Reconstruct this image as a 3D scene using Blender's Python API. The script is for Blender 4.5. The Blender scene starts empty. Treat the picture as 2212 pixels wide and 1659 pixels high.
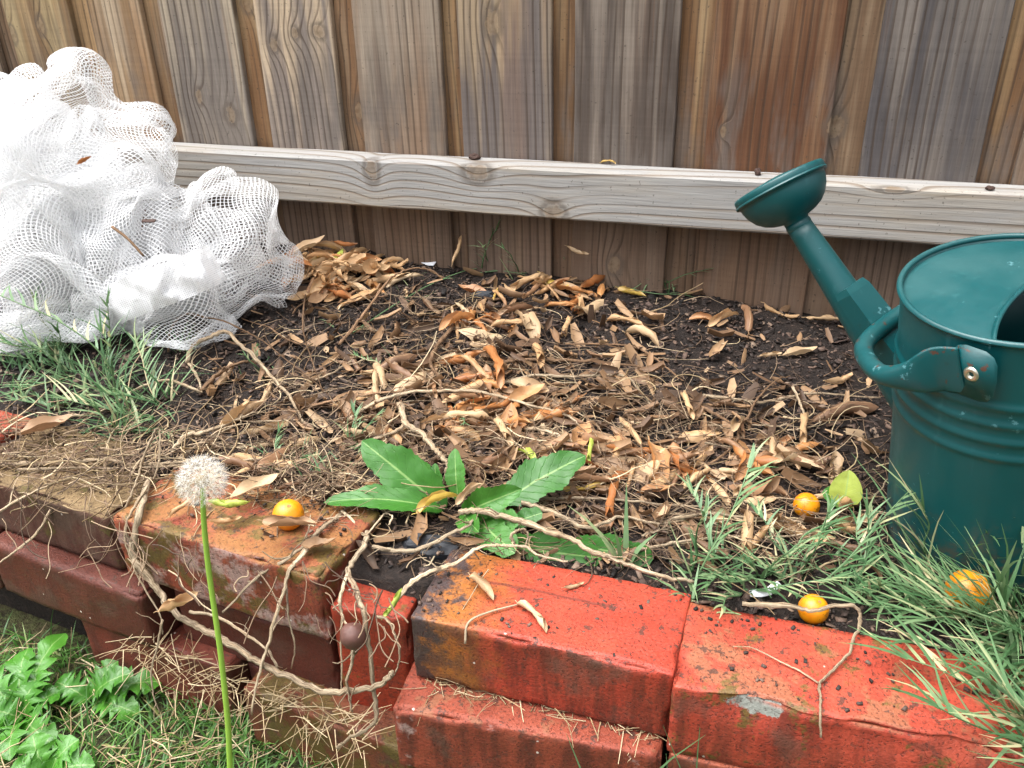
import bpy, math, random
import numpy as np
from mathutils import Vector, Matrix, noise as mnoise

# ------------------------------------------------------------------ camera, sky, sun, exposure
scene = bpy.context.scene
COL = scene.collection
YAW, PITCH, ROLL, CAM_H = math.radians(17.25), math.radians(27.9), math.radians(-1.35), 0.78
FPX, CX, CY = 1880.0, 1106.0, 829.5          # photograph measured at 2212 x 1659
camd = bpy.data.cameras.new('camera')
camd.sensor_width = 36.0
camd.lens = FPX / 2212 * 36.0
camd.clip_start, camd.clip_end = 0.02, 2000
cam = bpy.data.objects.new('camera', camd)
COL.objects.link(cam)
CM = (Matrix.Rotation(YAW, 4, 'Z') @ Matrix.Rotation(math.radians(90) - PITCH, 4, 'X') @ Matrix.Rotation(ROLL, 4, 'Z'))
CAM = Vector((0, 0, CAM_H))
cam.matrix_world = Matrix.Translation(CAM) @ CM
scene.camera = cam
CM3 = CM.to_3x3()

SUN_EL, SUN_AZ = math.radians(70), math.radians(-105)      # azimuth measured from +Y (fence side) towards +X
world = bpy.data.worlds.new('World')
scene.world = world
world.use_nodes = True
wn = world.node_tree
wn.nodes.clear()
sky = wn.nodes.new('ShaderNodeTexSky')
sky.sky_type = 'NISHITA'
sky.sun_disc = False
sky.sun_elevation = SUN_EL
sky.sun_rotation = SUN_AZ
sky.air_density = 1.0
sky.dust_density = 6.0
hs = wn.nodes.new('ShaderNodeHueSaturation')      # cloud cover: the same sky, nearly grey
hs.inputs['Saturation'].default_value = 0.22
bg = wn.nodes.new('ShaderNodeBackground')
bg.inputs['Strength'].default_value = 0.095
wo = wn.nodes.new('ShaderNodeOutputWorld')
wn.links.new(sky.outputs[0], hs.inputs['Color'])
wn.links.new(hs.outputs[0], bg.inputs['Color'])
wn.links.new(bg.outputs[0], wo.inputs['Surface'])

sund = bpy.data.lights.new('sun', 'SUN')
sund.energy = 1.5
sund.angle = math.radians(75)
sund.color = (1.0, 0.99, 0.975)
sun = bpy.data.objects.new('sun', sund)
COL.objects.link(sun)
sdir = Vector((math.sin(SUN_AZ) * math.cos(SUN_EL), math.cos(SUN_AZ) * math.cos(SUN_EL), math.sin(SUN_EL)))
sun.rotation_euler = sdir.to_track_quat('Z', 'Y').to_euler()
sun.location = (0, 0, 5)

scene.view_settings.view_transform = 'Standard'
scene.view_settings.look = 'None'
scene.view_settings.gamma = 1.0
scene.view_settings.use_curve_mapping = False
scene.view_settings.exposure = 1.96
scene.render.engine = 'CYCLES'
scene.cycles.transparent_max_bounces = 32
scene.cycles.max_bounces = 6
scene.cycles.diffuse_bounces = 4
scene.cycles.adaptive_threshold = 0.02
scene.cycles.glossy_bounces = 2
scene.cycles.transmission_bounces = 3
scene.cycles.caustics_reflective = False
scene.cycles.caustics_refractive = False

# ------------------------------------------------------------------ pixel -> place helpers
FY = 1.30                                     # face of the fence palings
TOPZ = 0.235                                  # top of the brick edging above the lawn
def ray(px, py):
    return CM3 @ Vector(((px - CX) / FPX, -(py - CY) / FPX, -1.0))
def on_z(px, py, z):
    d = ray(px, py); t = (z - CAM.z) / d.z
    return CAM + d * t
def on_y(px, py, y):
    d = ray(px, py); t = (y - CAM.y) / d.y
    return CAM + d * t
def smooth(a, b, x):
    t = min(1, max(0, (x - a) / (b - a))); return t * t * (3 - 2 * t)
def fbm(x, y, z=0.0, o=3):
    return mnoise.fractal(Vector((x, y, z)), 1.0, 2.0, o)
FZX = [-2.5, -1.1, -.787, -.485, -.25, -.1, .13, .5, 2.0]
FZZ = [.285, .288, .286, .266, .258, .254, .240, .236, .236]
def soil_z(x, y):
    zf = float(np.interp(x, FZX, FZZ))
    t = smooth(0.62, 1.28, y)
    z = 0.226 + (zf - 0.226) * t
    yb = .60 - .14 * (x + .63)                    # front line of the left bricks
    if x < -.30: z += .021 * math.exp(-((y - yb - .118) / .034) ** 2) * smooth(-.34, -.40, x) * smooth(-.72, -.62, x)
    z += 0.010 * fbm(x * 7, y * 7, 3.1) * (0.4 + 0.6 * smooth(.6, .75, y))
    z -= 0.010 * math.exp(-((x - .23) ** 2 + (y - .80) ** 2) / .02)
    return z
def on_soil(px, py, lift=0.0):
    z = 0.24
    for _ in range(6):
        p = on_z(px, py, z + lift)
        z = soil_z(p.x, p.y)
    return on_z(px, py, z + lift)

# ------------------------------------------------------------------ mesh helpers
def mesh_obj(name, verts, faces, mat, parent=None, origin=(0, 0, 0), smooth_shade=True, uvs=None):
    o3 = Vector(origin)
    me = bpy.data.meshes.new(name)
    me.from_pydata([Vector(v) - o3 for v in verts], [], faces)
    if smooth_shade:
        me.polygons.foreach_set('use_smooth', [True] * len(me.polygons))
    if uvs is not None:
        uvl = me.uv_layers.new(name='UVMap')
        li = np.zeros(len(me.loops), dtype=np.int32)
        me.loops.foreach_get('vertex_index', li)
        uvl.data.foreach_set('uv', np.asarray(uvs, dtype=np.float32)[li].ravel())
    me.update()
    if mat is not None:
        me.materials.append(mat)
    ob = bpy.data.objects.new(name, me)
    COL.objects.link(ob)
    if parent is not None:
        ob.parent = parent
        ob.location = o3 - parent.location
    else:
        ob.location = o3
    return ob
def np_obj(name, V, F, mat, parent=None, smooth_shade=False):
    """many small pieces in one mesh: V (n,3), F (m,k) arrays"""
    me = bpy.data.meshes.new(name)
    V = np.asarray(V, dtype=np.float32); F = np.asarray(F, dtype=np.int32)
    k = F.shape[1]
    me.vertices.add(len(V)); me.vertices.foreach_set('co', V.ravel())
    me.loops.add(F.size); me.loops.foreach_set('vertex_index', F.ravel())
    me.polygons.add(len(F))
    me.polygons.foreach_set('loop_start', np.arange(0, F.size, k, dtype=np.int32))
    me.polygons.foreach_set('loop_total', np.full(len(F), k, dtype=np.int32))
    if smooth_shade:
        me.polygons.foreach_set('use_smooth', [True] * len(F))
    me.update(calc_edges=True)
    me.materials.append(mat)
    ob = bpy.data.objects.new(name, me)
    COL.objects.link(ob)
    if parent is not None:
        ob.parent = parent
    return ob
def empty(name, loc):
    o = bpy.data.objects.new(name, None)
    o.empty_display_size = 0.02
    COL.objects.link(o)
    o.location = loc
    return o
def tag(o, label=None, cat=None, group=None, kind=None):
    if label: o['label'] = label
    if cat: o['category'] = cat
    if group: o['group'] = group
    if kind: o['kind'] = kind
    return o
def catmull(pts, per=5):
    P = [Vector(p) for p in pts]
    if len(P) < 3:
        return [P[0].lerp(P[-1], i / per) for i in range(per + 1)]
    Q = [P[0] * 2 - P[1]] + P + [P[-1] * 2 - P[-2]]
    out = []
    for i in range(1, len(Q) - 2):
        p0, p1, p2, p3 = Q[i - 1:i + 3]
        for k in range(per):
            t = k / per
            out.append(0.5 * ((2 * p1) + (p2 - p0) * t + (2 * p0 - 5 * p1 + 4 * p2 - p3) * t * t + (3 * p1 - p0 - 3 * p2 + p3) * t ** 3))
    out.append(P[-1].copy())
    return out
def tube(path, rad, sides=7, rough=0.0, seed=0, caps=True, flat=1.0):
    """rad: float or function t->radius"""
    n = len(path)
    V, F = [], []
    prev = None
    for i, p in enumerate(path):
        a = path[max(0, i - 1)]; b = path[min(n - 1, i + 1)]
        t = (b - a)
        if t.length < 1e-9: t = Vector((0, 0, 1))
        t.normalize()
        if prev is None:
            u = t.cross(Vector((0, 0, 1)))
            if u.length < 1e-3: u = t.cross(Vector((1, 0, 0)))
        else:
            u = prev - t * prev.dot(t)
            if u.length < 1e-6: u = t.cross(Vector((0, 0, 1)))
        u.normalize(); prev = u
        w = t.cross(u)
        r = rad(i / (n - 1)) if callable(rad) else rad
        for k in range(sides):
            a2 = 2 * math.pi * k / sides
            rr = r
            if rough:
                rr *= 1 + rough * fbm(i * .45 + seed * 3.7, math.cos(a2) * 1.1 + seed, math.sin(a2) * 1.1, 2) + rough * .5 * math.sin(a2 * 3 + seed)
            V.append(p + (u * math.cos(a2) + w * (math.sin(a2) * flat)) * rr)
    for i in range(n - 1):
        for k in range(sides):
            k2 = (k + 1) % sides
            F.append((i * sides + k, i * sides + k2, (i + 1) * sides + k2, (i + 1) * sides + k))
    if caps:
        F.append(tuple(range(sides - 1, -1, -1)))
        F.append(tuple((n - 1) * sides + k for k in range(sides)))
    return V, F
def join(parts):
    V, F = [], []
    for v, f in parts:
        b = len(V); V += list(v); F += [tuple(i + b for i in q) for q in f]
    return V, F

# ------------------------------------------------------------------ material helpers
class NT:
    def __init__(s, name):
        s.m = bpy.data.materials.new(name); s.m.use_nodes = True
        s.t = s.m.node_tree; s.t.nodes.clear()
        s.out = s.t.nodes.new('ShaderNodeOutputMaterial')
    def n(s, typ, **kw):
        nd = s.t.nodes.new('ShaderNode' + typ)
        for k, v in kw.items():
            if k.startswith('_'): setattr(nd, k[1:], v)
        return nd
    def l(s, a, b): s.t.links.new(a, b)
    def put(s, sock, v):
        if isinstance(v, bpy.types.NodeSocket): s.l(v, sock)
        elif isinstance(v, (tuple, list)) and len(v) == 3 and sock.type == 'RGBA': sock.default_value = (*v, 1)
        else: sock.default_value = v
    def math(s, op, a, b=0.0, c=None, clamp=False):
        nd = s.n('Math'); nd.operation = op; nd.use_clamp = clamp
        s.put(nd.inputs[0], a); s.put(nd.inputs[1], b)
        if c is not None: s.put(nd.inputs[2], c)
        return nd.outputs[0]
    def mix(s, f, a, b, mode='MIX'):
        nd = s.n('Mix'); nd.data_type = 'RGBA'; nd.blend_type = mode
        s.put(nd.inputs[0], f); s.put(nd.inputs[6], a); s.put(nd.inputs[7], b)
        return nd.outputs[2]
    def step(s, x, a, b):
        nd = s.n('MapRange'); nd.interpolation_type = 'SMOOTHSTEP'
        s.put(nd.inputs[0], x); s.put(nd.inputs[1], a); s.put(nd.inputs[2], b)
        nd.inputs[3].default_value = 0; nd.inputs[4].default_value = 1
        return nd.outputs[0]
    def noise(s, vec, scale, detail=3, rough=.55, dist=0.0):
        nd = s.n('TexNoise')
        if vec is not None: s.l(vec, nd.inputs['Vector'])
        nd.inputs['Scale'].default_value = scale; nd.inputs['Detail'].default_value = detail
        nd.inputs['Roughness'].default_value = rough; nd.inputs['Distortion'].default_value = dist
        return nd.outputs[0]
    def xyz(s, v):
        nd = s.n('SeparateXYZ'); s.l(v, nd.inputs[0]); return nd.outputs
    def vec(s, x, y, z):
        nd = s.n('CombineXYZ'); s.put(nd.inputs[0], x); s.put(nd.inputs[1], y); s.put(nd.inputs[2], z); return nd.outputs[0]
    def ramp(s, f, stops):
        nd = s.n('ValToRGB'); s.put(nd.inputs[0], f)
        el = nd.color_ramp.elements
        while len(el) < len(stops): el.new(0.5)
        for e, (p, c) in zip(el, stops):
            e.position = p; e.color = (*c, 1)
        return nd.outputs[0]
    def acol(s, name):
        nd = s.n('Attribute'); nd.attribute_type = 'OBJECT'; nd.attribute_name = name
        return nd.outputs['Color']
    def attr(s, name):
        nd = s.n('Attribute'); nd.attribute_type = 'OBJECT'; nd.attribute_name = name
        return nd.outputs['Fac']
    def pos(s): return s.n('NewGeometry').outputs['Position']
    def obj(s): return s.n('TexCoord').outputs['Object']
    def rnd(s): return s.n('ObjectInfo').outputs['Random']
    def island(s): return s.n('NewGeometry').outputs['Random Per Island']
    def bump(s, h, strength=.4, dist=.002):
        nd = s.n('Bump'); nd.inputs['Strength'].default_value = strength; nd.inputs['Distance'].default_value = dist
        s.l(h, nd.inputs['Height']); return nd.outputs[0]
    def bsdf(s, col, rough=.7, normal=None, spec=.5, trans=0.0, metal=0.0, coat=0.0):
        p = s.n('BsdfPrincipled')
        s.put(p.inputs['Base Color'], col); s.put(p.inputs['Roughness'], rough)
        p.inputs['Specular IOR Level'].default_value = spec
        s.put(p.inputs['Metallic'], metal)
        p.inputs['Coat Weight'].default_value = coat
        if normal is not None: s.l(normal, p.inputs['Normal'])
        sh = p.outputs[0]
        if trans > 0:
            tr = s.n('BsdfTranslucent'); s.put(tr.inputs[0], col)
            mx = s.n('MixShader'); mx.inputs[0].default_value = trans
            s.l(sh, mx.inputs[1]); s.l(tr.outputs[0], mx.inputs[2]); sh = mx.outputs[0]
        return sh
    def done(s, sh):
        s.l(sh, s.out.inputs['Surface']); return s.m

# ---- weathered wood: growth rings bent round knots that stand at given places in the board
def wood_mat(name, along, knots, K=85, rail=False):
    t = NT(name)
    P = t.xyz(t.pos()); rnd = t.rnd()
    A, X = (P[2], P[0]) if along == 'z' else (P[0], P[2])
    if along == 'x':
        X = t.math('ADD', P[2], t.math('MULTIPLY', P[1], 0.6))
    off = t.math('MULTIPLY', rnd, 31.0)
    # slow wander of the grain along the board
    wv = t.vec(t.math('MULTIPLY', X, 8.0), off, t.math('MULTIPLY', A, 1.1))
    wander = t.noise(wv, 1.0, 1, .5)
    c = t.math('ADD', t.math('MULTIPLY', X, K), t.math('MULTIPLY', wander, 3.6))
    nz = t.math('MULTIPLY', t.math('SUBTRACT', t.noise(t.pos(), 70, 3, .65), .5), 2.0)
    c = t.math('ADD', c, off)
    kin = None; kring = None
    for (kx, ka, rx, ra) in knots:
        dx = t.math('DIVIDE', t.math('SUBTRACT', X, kx), rx)
        da = t.math('DIVIDE', t.math('SUBTRACT', A, ka), ra)
        d2 = t.math('ADD', t.math('MULTIPLY', dx, dx), t.math('MULTIPLY', da, da))
        w = t.math('DIVIDE', 1.9, t.math('ADD', 1.0, t.math('MULTIPLY', d2, .30)))
        c = t.math('ADD', c, w)
        d2 = t.math('ADD', d2, nz)
        i_ = t.math('SUBTRACT', 1.0, t.step(d2, .35, .75))
        r_ = t.math('MULTIPLY', t.step(d2, .45, .85), t.math('SUBTRACT', 1.0, t.step(d2, .9, 2.6)))
        kin = i_ if kin is None else t.math('MAXIMUM', kin, i_)
        kring = r_ if kring is None else t.math('MAXIMUM', kring, r_)
    fr = t.math('FRACT', c)
    line = t.math('MULTIPLY', t.step(fr, .58, .90), t.math('SUBTRACT', 1.0, t.step(fr, .93, 1.0)))
    lv = t.vec(t.math('MULTIPLY', X, 25.0), off, t.math('MULTIPLY', A, 1.3))
    lamt = t.step(t.noise(lv, 1.0, 2), .34, .58)
    line = t.math('MULTIPLY', line, lamt)
    fib = t.noise(t.vec(t.math('MULTIPLY', X, 420.0), off, t.math('MULTIPLY', A, 14.0)), 1.0, 3, .6)
    blot = t.noise(t.vec(t.math('MULTIPLY', X, 16.0), off, t.math('MULTIPLY', A, 4.0)), 1.0, 3, .55)
    grain2 = t.noise(t.vec(t.math('MULTIPLY', X, 120.0), off, t.math('MULTIPLY', A, 2.2)), 1.0, 2, .5)
    tone = t.attr('tone'); light = t.attr('light')
    if rail:
        grey, tan, dark, orange = (.37, .36, .345), (.41, .355, .28), (.17, .115, .07), (.40, .32, .22)
    else:
        grey, tan, dark, orange = (.235, .226, .205), (.345, .262, .155), (.055, .038, .026), (.31, .145, .05)
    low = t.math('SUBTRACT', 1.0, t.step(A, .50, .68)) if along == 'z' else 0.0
    f = t.math('ADD', tone, t.math('MULTIPLY', t.math('SUBTRACT', blot, .5), 2.4))
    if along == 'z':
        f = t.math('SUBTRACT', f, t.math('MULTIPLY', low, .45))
    f = t.math('MAXIMUM', t.math('MINIMUM', f, 1.0), 0.0)
    col = t.mix(f, grey, tan)
    if along == 'z':
        zone = t.noise(t.vec(t.math('MULTIPLY', X, 30.0), off, t.math('MULTIPLY', A, 1.6)), 1.0, 3, .6, .4)
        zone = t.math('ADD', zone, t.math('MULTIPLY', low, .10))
        col = t.mix(t.step(zone, .40, .62), t.acol('pale'), t.acol('streak'))
        oz = t.noise(t.vec(t.math('MULTIPLY', X, 20.0), t.math('ADD', off, 5.0), t.math('MULTIPLY', A, 1.0)), 1.0, 2, .5)
        col = t.mix(t.math('MULTIPLY', t.step(oz, .55, .70), t.math('MULTIPLY', tone, .35)), col, orange)
    orn = t.math('MULTIPLY', t.step(grain2, .56, .72), t.math('MULTIPLY', f, .75 if along == 'x' else .3))
    col = t.mix(orn, col, orange)
    # blue-grey mould bloom low on the boards
    if along == 'z':
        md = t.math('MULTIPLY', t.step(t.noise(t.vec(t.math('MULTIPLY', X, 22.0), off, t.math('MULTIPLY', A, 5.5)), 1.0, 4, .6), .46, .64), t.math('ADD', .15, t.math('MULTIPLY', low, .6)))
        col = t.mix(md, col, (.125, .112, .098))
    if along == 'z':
        damp_shade = t.math('SUBTRACT', 1.0, t.step(t.math('ADD', A, t.math('MULTIPLY', t.math('SUBTRACT', blot, .5), .05)), .345, .40))  # damp brown foot of the boards, with the rail's shade painted in
        col = t.mix(t.math('MULTIPLY', damp_shade, .75), col, (.165, .112, .074))
    col = t.mix(t.math('MULTIPLY', line, .68), col, dark)
    fibm = t.math('ADD', .62, t.math('MULTIPLY', fib, .76))
    col = t.mix(1.0, col, t.vec(fibm, fibm, fibm), 'MULTIPLY')
    if along == 'z':
        stk = t.noise(t.vec(t.math('MULTIPLY', X, 48.0), off, t.math('MULTIPLY', A, .9)), 1.0, 3, .6)
        sk = t.math('ADD', .68, t.math('MULTIPLY', stk, .64))
        col = t.mix(1.0, col, t.vec(t.math('ADD', .06, sk), sk, sk), 'MULTIPLY')
        saw = t.noise(t.vec(t.math('MULTIPLY', X, 3.0), off, t.math('MULTIPLY', A, 210.0)), 1.0, 2, .5)
        sw = t.math('ADD', .88, t.math('MULTIPLY', saw, .24))
        col = t.mix(1.0, col, t.vec(sw, sw, sw), 'MULTIPLY')
    if kin is not None:
        kc = t.mix(t.math('MULTIPLY', t.step(t.noise(t.pos(), 90, 3), .4, .65), .8), (.24, .175, .115), (.13, .085, .05))
        col = t.mix(t.math('MULTIPLY', kring, .62), col, (.11, .085, .065))
        col = t.mix(t.math('MULTIPLY', kin, .7), col, kc)
    col = t.mix(1.0, col, t.vec(light, light, light), 'MULTIPLY')
    # small specks of dirt
    sp = t.math('MULTIPLY', t.step(t.noise(t.pos(), 190, 3, .65), .655, .69), .6)
    col = t.mix(sp, col, (.05, .04, .03))
    h = t.math('ADD', t.math('MULTIPLY', line, -.6), t.math('MULTIPLY', fib, .5))
    return t.done(t.bsdf(col, .82, t.bump(h, .55, .0016), .25))

def px_knot(px, py, rx, rz):
    p = on_y(px, py, FY); return (p.x, p.z, rx, rz)
KNOTS = [px_knot(1063, 50, .0129, .0216), px_knot(590, 95, .0093, .0129), px_knot(637, 72, .0072, .0100), px_knot(688, 68, .0115, .0115),
         px_knot(429, 208, .0079, .0136), px_knot(497, 248, .0115, .0158), px_knot(1804, 275, .0136, .0187), px_knot(770, 245, .0093, .0216),
         px_knot(88, 55, .0086, .0158), px_knot(28, 75, .0072, .0144), px_knot(1328, 572, .0115, .0158), px_knot(1562, 285, .0057, .0086),
         px_knot(525, 10, .0100, .0144)]
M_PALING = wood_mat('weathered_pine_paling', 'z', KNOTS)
def rail_knot(px, py, r1, r2):
    p = on_y(px, py, FY - .0516); return (p.z + .6 * p.y, p.x, r1, r2)
M_RAIL = wood_mat('weathered_pine_rail', 'x', [rail_knot(803, 368, .022, .012), rail_knot(1030, 372, .016, .022), rail_knot(1195, 460, .016, .018), rail_knot(1930, 408, .006, .02)], K=62, rail=True)

# ---- brick
def brick_mat(name, c1, c2, moss=0.0, burn=0.0, efflo=0.0, tan=0.0, ochre=0.0, dark=0.0, seed=0.0, scratch=False, rough=.5, mortar=None):
    t = NT(name)
    ob = t.obj(); P = t.xyz(ob)
    off = t.n('VectorMath'); off.operation = 'ADD'; t.l(ob, off.inputs[0]); off.inputs[1].default_value = (seed * 1.7, seed * .9, seed * 2.3)
    v = off.outputs[0]
    nb = t.noise(v, 14, 4, .6); nm = t.noise(v, 55, 4, .65); nf = t.noise(v, 330, 3, .6)
    col = t.mix(t.step(nb, .35, .68), c1, c2)
    col = t.mix(t.math('MULTIPLY', t.step(nm, .56, .74), .35), col, tuple(x * .55 for x in c1))
    N = t.xyz(t.n('NewGeometry').outputs['Normal'])
    up = t.step(N[2], .35, .8)
    front = t.math('SUBTRACT', 1.0, up)
    if dark > 0:       # grime and algae on the side faces, also painting in their weaker light
        gs = t.noise(t.vec(t.math('MULTIPLY', P[0], 60.0), t.math('ADD', P[1], seed), t.math('MULTIPLY', P[2], 9.0)), 1.0, 3, .6)
        col = t.mix(t.math('MULTIPLY', front, t.math('MULTIPLY', t.step(gs, .36, .66), dark)), col, (.062, .020, .014))
        col = t.mix(t.math('MULTIPLY', front, t.math('MULTIPLY', t.step(t.noise(v, 22, 4), .50, .66), dark * .8)), col, (.085, .055, .04))
    if tan > 0:
        col = t.mix(t.math('MULTIPLY', up, t.math('MULTIPLY', t.step(t.noise(v, 26, 4, .65), .575 - tan * .30, .635 - tan * .2), min(1, tan + .25))), col, (.185, .125, .062))
    if ochre > 0:
        col = t.mix(t.math('MULTIPLY', up, t.math('MULTIPLY', t.step(t.noise(v, 24, 4, .65), .60 - ochre * .32, .72 - ochre * .2), ochre)), col, (.235, .108, .035))
    if moss > 0:
        col = t.mix(t.math('MULTIPLY', t.step(t.noise(v, 30, 5, .7), .60 - moss * .17, .66 - moss * .12), .8), col, (.085, .07, .018))
    if efflo > 0:
        e = t.math('MULTIPLY', front, t.step(t.noise(v, 17, 5, .7), .585 - efflo * .16, .66 - efflo * .12))
        col = t.mix(t.math('MULTIPLY', e, .62), col, (.38, .28, .25))
    if burn > 0:
        g = t.math('SUBTRACT', 1.0, t.step(t.math('ADD', P[0], t.math('MULTIPLY', t.math('SUBTRACT', nm, .5), .09)), -.088, -.02))
        col = t.mix(t.math('MULTIPLY', g, .85 * burn), col, (.26, .105, .022))
        g2 = t.math('SUBTRACT', 1.0, t.step(t.math('ADD', P[0], t.math('MULTIPLY', t.math('SUBTRACT', t.noise(v, 48, 5, .7), .5), .17)), -.112, -.085))
        col = t.mix(t.math('MULTIPLY', g2, .9 * burn), col, (.030, .030, .036))
        g3 = t.math('MULTIPLY', t.math('SUBTRACT', 1.0, t.step(P[0], -.10, -.02)), t.math('MULTIPLY', front, .75 * burn))
        col = t.mix(t.math('MULTIPLY', g3, t.step(t.noise(v, 40, 4, .6), .35, .6)), col, (.05, .036, .03))
    if mortar:
        (mx, mz, mr) = mortar
        dx = t.math('DIVIDE', t.math('SUBTRACT', P[0], mx), mr); dz = t.math('DIVIDE', t.math('SUBTRACT', P[2], mz), mr * .32)
        d = t.math('ADD', t.math('ADD', t.math('MULTIPLY', dx, dx), t.math('MULTIPLY', dz, dz)), t.math('MULTIPLY', t.math('SUBTRACT', t.noise(v, 38, 5, .7), .5), 5.5))
        col = t.mix(t.math('MULTIPLY', t.math('SUBTRACT', 1.0, t.step(d, .6, .95)), front), col, (.21, .215, .19))
    if scratch:
        dy = t.math('ABSOLUTE', t.math('ADD', t.math('SUBTRACT', P[1], .012), t.math('MULTIPLY', t.math('SUBTRACT', nm, .5), .006)))
        s_ = t.math('MULTIPLY', t.math('SUBTRACT', 1.0, t.step(dy, .0012, .0024)), t.math('MULTIPLY', t.step(P[0], -.075, -.06), t.math('SUBTRACT', 1.0, t.step(P[0], .055, .06))))
        col = t.mix(t.math('MULTIPLY', s_, t.math('MULTIPLY', up, .75)), col, (.12, .03, .02))
    kf = t.math('ADD', .62, t.math('MULTIPLY', nf, .76))
    col = t.mix(1.0, col, t.vec(kf, kf, kf), 'MULTIPLY')
    pit = t.step(t.noise(v, 420, 2, .5), .60, .66)
    col = t.mix(t.math('MULTIPLY', pit, .6), col, (.05, .016, .011))
    # clods of soil and pale grit on the faces
    sp = t.step(t.noise(v, 95, 4, .7), .585, .625)
    col = t.mix(t.math('MULTIPLY', sp, t.math('ADD', .45, t.math('MULTIPLY', up, .35))), col, (.055, .03, .022))
    vo = t.n('TexVoronoi'); vo.inputs['Scale'].default_value = 70; t.l(v, vo.inputs['Vector'])
    gr = t.math('MULTIPLY', t.math('SUBTRACT', 1.0, t.step(t.math('ADD', vo.outputs['Distance'], t.math('MULTIPLY', nf, .12)), .11, .17)), t.step(t.xyz(vo.outputs['Color'])[0], .935, .945))
    col = t.mix(gr, col, (.55, .48, .42))
    h = t.math('SUBTRACT', t.math('ADD', t.math('MULTIPLY', nm, .45), t.math('MULTIPLY', nf, .8)), t.math('MULTIPLY', pit, .6))
    crack = t.n('TexVoronoi'); crack.feature = 'DISTANCE_TO_EDGE'; crack.inputs['Scale'].default_value = 26
    dv = t.n('VectorMath'); dv.operation = 'ADD'; t.l(v, dv.inputs[0])
    nc = t.n('TexNoise'); nc.inputs['Scale'].default_value = 40; t.l(v, nc.inputs['Vector'])
    sc_ = t.n('VectorMath'); sc_.operation = 'SCALE'; sc_.inputs['Scale'].default_value = .05; t.l(nc.outputs['Color'], sc_.inputs[0])
    t.l(sc_.outputs[0], dv.inputs[1]); t.l(dv.outputs[0], crack.inputs['Vector'])
    ck = t.math('MULTIPLY', t.math('SUBTRACT', 1.0, t.step(crack.outputs['Distance'], .0, .012)), t.step(nb, .56, .66))
    col = t.mix(t.math('MULTIPLY', ck, .6), col, (.05, .018, .012))
    h = t.math('SUBTRACT', h, t.math('MULTIPLY', ck, .8))
    rg = t.math('ADD', rough - .12, t.math('MULTIPLY', nm, .35))
    return t.done(t.bsdf(col, rg, t.bump(h, .6, .0018), .25))

def soil_mat():
    t = NT('dark_soil')
    p = t.pos()
    a = t.noise(p, 45, 5, .7); b = t.noise(p, 230, 4, .7)
    col = t.ramp(t.math('ADD', t.math('MULTIPLY', a, .5), t.math('MULTIPLY', b, .5)), [(.3, (.005, .0035, .003)), (.5, (.014, .009, .007)), (.7, (.045, .029, .021))])
    h = t.math('ADD', a, t.math('MULTIPLY', b, .6))
    return t.done(t.bsdf(col, .85, t.bump(h, .9, .006), .3))
def lawn_mat():
    t = NT('lawn_earth')
    p = t.pos()
    a = t.noise(p, 8, 5, .6); b = t.noise(p, 120, 4, .7)
    col = t.mix(t.step(b, .4, .62), (.022, .018, .010), (.07, .085, .03))
    col = t.mix(t.math('MULTIPLY', t.step(a, .45, .6), .5), col, (.10, .085, .04))
    return t.done(t.bsdf(col, .9, t.bump(b, .9, .01), .2))
def island_mat(name, stops, rough=.6, trans=0.0, spec=.4, noise_amt=.3, scale=150, coat=0.0):
    t = NT(name)
    col = t.ramp(t.island(), stops)
    nz = t.noise(t.pos(), scale, 3)
    k = t.math('ADD', 1 - noise_amt, t.math('MULTIPLY', nz, 2 * noise_amt))
    col = t.mix(1.0, col, t.vec(k, k, k), 'MULTIPLY')
    return t.done(t.bsdf(col, rough, None, spec, trans, 0, coat))
M_SOIL = soil_mat(); M_LAWN = lawn_mat()
M_CHIP = island_mat('mulch_chips', [(0, (.008, .006, .005)), (.4, (.030, .020, .016)), (.7, (.075, .047, .036)), (.92, (.14, .09, .065)), (1, (.24, .17, .12))], .75)
M_FIBRE = island_mat('dry_fibre', [(0, (.06, .036, .022)), (.4, (.13, .08, .048)), (.75, (.25, .165, .10)), (1, (.45, .34, .22))], .7, .1)
M_STRAW = island_mat('dry_straw', [(0, (.24, .16, .08)), (.5, (.46, .34, .19)), (1, (.64, .52, .34))], .6, .15)
M_GRASS = island_mat('couch_grass_blades', [(0, (.055, .135, .05)), (.4, (.115, .225, .095)), (.72, (.20, .31, .15)), (.88, (.33, .40, .20)), (.95, (.52, .47, .27)), (1, (.58, .49, .30))], .42, .3, .5, .15)
M_LAWNG = island_mat('lawn_blades', [(0, (.04, .12, .02)), (.5, (.08, .21, .035)), (.86, (.13, .27, .05)), (.95, (.26, .28, .09)), (1, (.42, .34, .17))], .45, .3, .5, .15)

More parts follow.
